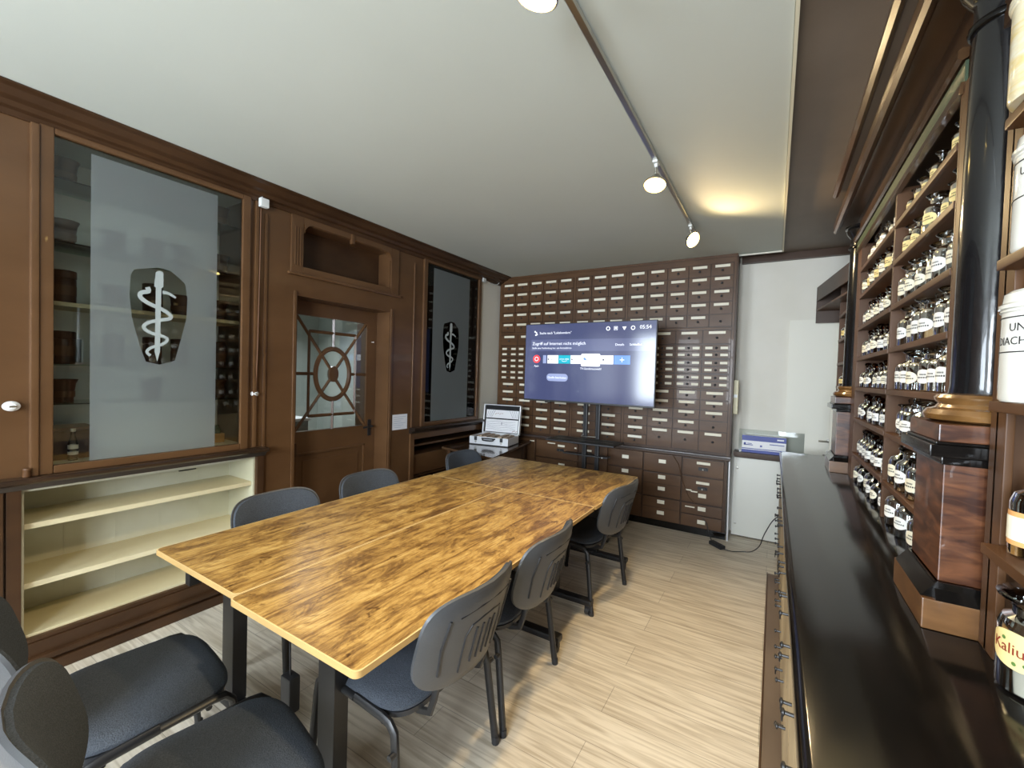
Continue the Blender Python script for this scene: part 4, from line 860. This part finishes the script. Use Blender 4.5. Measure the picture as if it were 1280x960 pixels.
MB().box(-w2+.03,w2-.03,.0275,.0295,.19,.29,M=Ml).build('map_panel', WHB, lid); MB().box(-w2+.03,w2-.03,.0275,.0295,.02,.175,M=Ml).build('map_panel', WHB, lid)
m = MB()
for k in range(5): m.tube([Ml @ Vector((-w2+.04+j*.045, .0268, .05+k*.024+.008*math.sin(j*1.1+k))) for j in range(10)], .0011, n=4)
for s_ in (-1,1):
    for k in range(4): m.tube([Ml @ Vector((s_*(.10+k*.03), .0268, .285)), Ml @ Vector((s_*(.15+k*.022), .0268, .20))], .0018, n=4)
m.box(-.004,.004,.026,.0272,.11,.14,M=Ml); m.build('map_lines', P('grey_map_ink',(.12,.12,.18),.6), lid)
m = MB()
for k in range(4): m.tube([Ml @ Vector((-.10+.03*k, .0266, .235+.012*(k%2))), Ml @ Vector((-.08+.03*k, .0266, .25))], .002, n=4)
for k in range(5): m.tube([Ml @ Vector((.15+.015*k, .0266, .03+.012*(k%3))), Ml @ Vector((.165+.015*k, .0266, .04))], .002, n=4)
m.build('red_map_marks', REDINK, lid)
m = MB().m(P('beige_case_content',(.50,.38,.27),.7,c2=(.25,.17,.12),nscale=(30,30,30)))
for k in range(7): m.box(-.23+k*.066,-.175+k*.066,-.13,.13,.007,.085+.008*((k*3)%4),bev=.012)
m.build('case_inserts', None, t)
MB().tube([(-.075,-d2_-.002,.078),(-.07,-d2_-.022,.062),(-.03,-d2_-.026,.058),(.03,-d2_-.026,.058),(.07,-d2_-.022,.062),(.075,-d2_-.002,.078)], .008, n=8).box(-.09,.09,-d2_-.006,-d2_,.07,.086).build('handle', BLKPL, t)
for x in (-.17,.17): MB().box(x-.018,x+.018,-d2_-.008,-d2_-.0002,.05,.094,bev=.003).build('latch', BLKPL, t); MB().box(x-.012,x+.012,-d2_-.006,-d2_-.0002,.024,.048,bev=.002).build('latch_plate', STEEL, t)

# ------------------------------------------------------------------ chairs
def pad(m, a, b, prof, n=4.0, N=48, M=None, bend=None):
    t = bmesh.new(); rings = []
    prof = ([(q, prof[0][1]) for q in (.04,.15,.28)] if prof[0][0] > .5 else []) + list(prof) + ([(q, prof[-1][1]) for q in (.28,.15,.04)] if prof[-1][0] > .5 else [])
    for s_, z in prof:
        ring = []
        for k in range(N):
            q = 2*PI*k/N; c, s2 = math.cos(q), math.sin(q)
            x = a*math.copysign(abs(c)**(2/n), c); y = b*math.copysign(abs(s2)**(2/n), s2)
            e = 1-s_
            x = math.copysign(max(abs(x)-e, 0), x) if s_ > .5 else x*s_*2; y = math.copysign(max(abs(y)-e, 0), y) if s_ > .5 else y*s_*2
            v = Vector((x, y, z)); ring.append(t.verts.new(bend(v) if bend else v))
        rings.append(ring)
    for p, q in zip(rings, rings[1:]):
        for k in range(N): t.faces.new((p[k], p[(k+1)%N], q[(k+1)%N], q[k]))
    t.faces.new(rings[0][::-1]); t.faces.new(rings[-1])
    m.merge(t, M); return m
def seat_bend(v): return Vector((v.x, v.y, v.z - .9*max(0, v.y-.13)**2 - .10*v.x**2*2 + (.012 if False else 0)))
def make_chair():
    t = thing('stacking_chair', '', 'chair')
    m = MB(); pad(m, .245, .222, [(.96,.428),(.985,.432),(1.0,.442),(1.0,.452),(.99,.464),(.97,.472),(.93,.477),(.3,.479),(.15,.480),(.04,.480)], 4.2, bend=seat_bend); m.build('seat', FABRIC, t)
    m = MB(); pad(m, .238, .215, [(.97,.410),(1.0,.413),(1.0,.430)], 4.2, bend=seat_bend); m.build('seat_shell', BLKPL, t)
    for s_ in (-1,1):
        x = .255*s_
        arc = [(x,.245,.0),(x*.985,.205,.36),(x*.98,.197,.405),(x*.975,.175,.428),(x*.975,.14,.432),(x*.975,-.13,.415),(x*.975,-.165,.408),(x*.98,-.19,.385),(x*1.0,-.20,.34),(x*1.06,-.245,0)]
        MB().tube(arc[:5]+[(x*.975,0,.424)], .0125, n=10, flat=1.3).build('leg', BLKMET, t)
        MB().tube([(x*.975,0,.424)]+arc[5:], .0125, n=10, flat=1.3).build('leg', BLKMET, t)
        for y, xx in ((.245,x),(-.245,x*1.06)): MB().lathe([(.016,0),(.017,.004),(.015,.03)], c=(xx,y,0), n=10).build('foot_cap', BLKPL, t)
    m = MB()
    for y, z in ((.13,.410),(-.13,.398)): m.tube([(-.248,y,z),(.248,y,z)], .010, n=8)
    m.build('seat_rail', BLKMET, t)
    for s_ in (-1,1):
        x = .14*s_; pts = [(x,.10,.412),(x,-.10,.402),(x,-.19,.392),(x,-.240,.405),(x,-.258,.46),(x,-.272,.52),(x,-.290,.60)]
        MB().tube(pts, .010, n=8, flat=1.4).build('back_frame', BLKMET, t)
    Mb = Matrix.Translation((0,-.336,.664)) @ Matrix.Rotation(math.radians(90+15),4,'X')   # local x across, y up, z backwards
    def bb(v): return Vector((v.x, v.y, v.z - 1.1*v.x**2 + .25*max(0,-v.y-.05)**2))
    m = MB(); pad(m, .242, .172, [(.04,-.031),(.15,-.031),(.26,-.030),(.93,-.029),(.97,-.025),(.995,-.015),(1.0,-.004)], 3.6, M=Mb, bend=bb); m.build('backrest', FABRIC, t)
    m = MB(); pad(m, .250, .180, [(.985,-.006),(1.0,-.002),(1.0,.008),(.985,.017),(.95,.021),(.26,.0218),(.15,.022),(.04,.022)], 3.6, M=Mb, bend=bb); sh = m.build('back_shell', CHARPL, t)
    m = MB()
    rib = lambda pts, r: m.tube([Mb @ bb(Vector((x, y, .0215))) for x, y in pts], r, n=6)
    rib([(-.095,-.12),(-.098,.02),(-.08,.055),(-.03,.068),(.03,.068),(.08,.055),(.098,.02),(.095,-.12)], .0035)
    for x in (-.05,-.017,.017,.05): rib([(x*.95,-.10),(x,.035)], .005)
    rib([(-.14,.10),(-.05,.118),(.05,.118),(.14,.10)], .003)
    for s_ in (-1,1): rib([(s_*.175,-.10),(s_*.185,0),(s_*.175,.10)], .005)
    m.build('shell_rib', BLKPL, sh)
    for s_ in (-1,1): MB().cyl((.262*s_,-.205,.335),(.285*s_,-.205,.335),.010,10).build('frame_bolt', BLKPL, t)
    return t
ch = make_chair()
G = 'charcoal stacking chairs around the tables'
put(ch, (-1.185,1.22,0), PI/2, 'charcoal stacking chair on the counter side, nearest the camera', G)
put(ch, (-1.185,1.80,0), PI/2+.03, 'charcoal stacking chair on the counter side, middle of three', G)
put(ch, (-1.17,2.92,0), PI/2-.10, 'charcoal stacking chair on the counter side, farthest, near the drawer wall', G)
put(ch, (-2.04,1.36,0), -PI/2, 'charcoal stacking chair on the door side, in front of the cream shelves', G)
put(ch, (-2.04,2.00,0), -PI/2, 'charcoal stacking chair on the door side, in front of the glazed door', G)
put(ch, (-2.03,3.03,0), -PI/2, 'charcoal stacking chair on the door side, next to the side desk', G)
put(ch, (-1.82,.585,0), -.12, 'charcoal stacking chair at the near table end, left one', G)
put(ch, (-1.235,.57,0), -.20, 'charcoal stacking chair at the near table end, right one', G)

# ------------------------------------------------------------------ track lighting
t = thing('ceiling_track', 'long metal lighting track across the white ceiling', 'light track'); MB().box(-.612,-.588,-.5,3.72,2.728,2.748,bev=.003).build('rail', STEEL, t)
for y in (-.2,1.2,2.3,3.5): MB().cyl((-.60,y,2.748),(-.60,y,2.7595),.006).build('spacer', STEEL, t)
def spot(loc, tilt, label, power, aim, size=110):
    t = thing('track_spotlight', label, 'spotlight', loc); t['group'] = 'spotlights on the ceiling track'
    MB().box(-.014,.014,-.03,.03,-.012,.0,bev=.004).cyl((0,0,-.012),(0,0,-.03),.010).build('adapter', WHPL, t)
    MB().cyl((0,0,-.03),(0,0,-.09),.005).build('stem', STEEL, t)
    Mh = Matrix.Translation((0,0,-.10)) @ Vector(tilt).to_track_quat('Z','Y').to_matrix().to_4x4()
    MB().lathe([(.014,-.03),(.022,-.025),(.046,.012),(.060,.022),(.062,.032),(.057,.034)], n=28, M=Mh, cap=False).lathe([(.001,-.03),(.014,-.03)], n=28, M=Mh, cap=False).build('reflector', STEEL, t)
    MB().lathe([(.001,.026),(.057,.026)], n=28, M=Mh, cap=False).build('lamp_face', emit('warm_lamp_face', (1,.70,.22), 14), t)
    l = bpy.data.lights.new('spot_beam', 'SPOT'); l.energy = power; l.color = (1,.74,.40); l.spot_size = math.radians(size); l.spot_blend = .6; l.shadow_soft_size = .04
    o = bpy.data.objects.new('spot_beam', l); col.objects.link(o); o.parent = t
    d = Vector(tilt).normalized(); o.location = Vector((0,0,-.10))+d*.045; o.rotation_euler = (d if aim is None else Vector(aim)).to_track_quat('-Z','Y').to_euler()
spot((-.60,1.06,2.729), (-.25,.05,-1), 'warm track spotlight nearest the camera, at the top edge', 40, None)
spot((-.60,2.42,2.729), (.0,-.35,-1), 'warm track spotlight in the middle of the track, pointing down', 48, None)
spot((-.60,3.55,2.729), (.62,-.40,-.42), 'warm track spotlight at the far track end, tilted to the shelves', 32, None, 150)
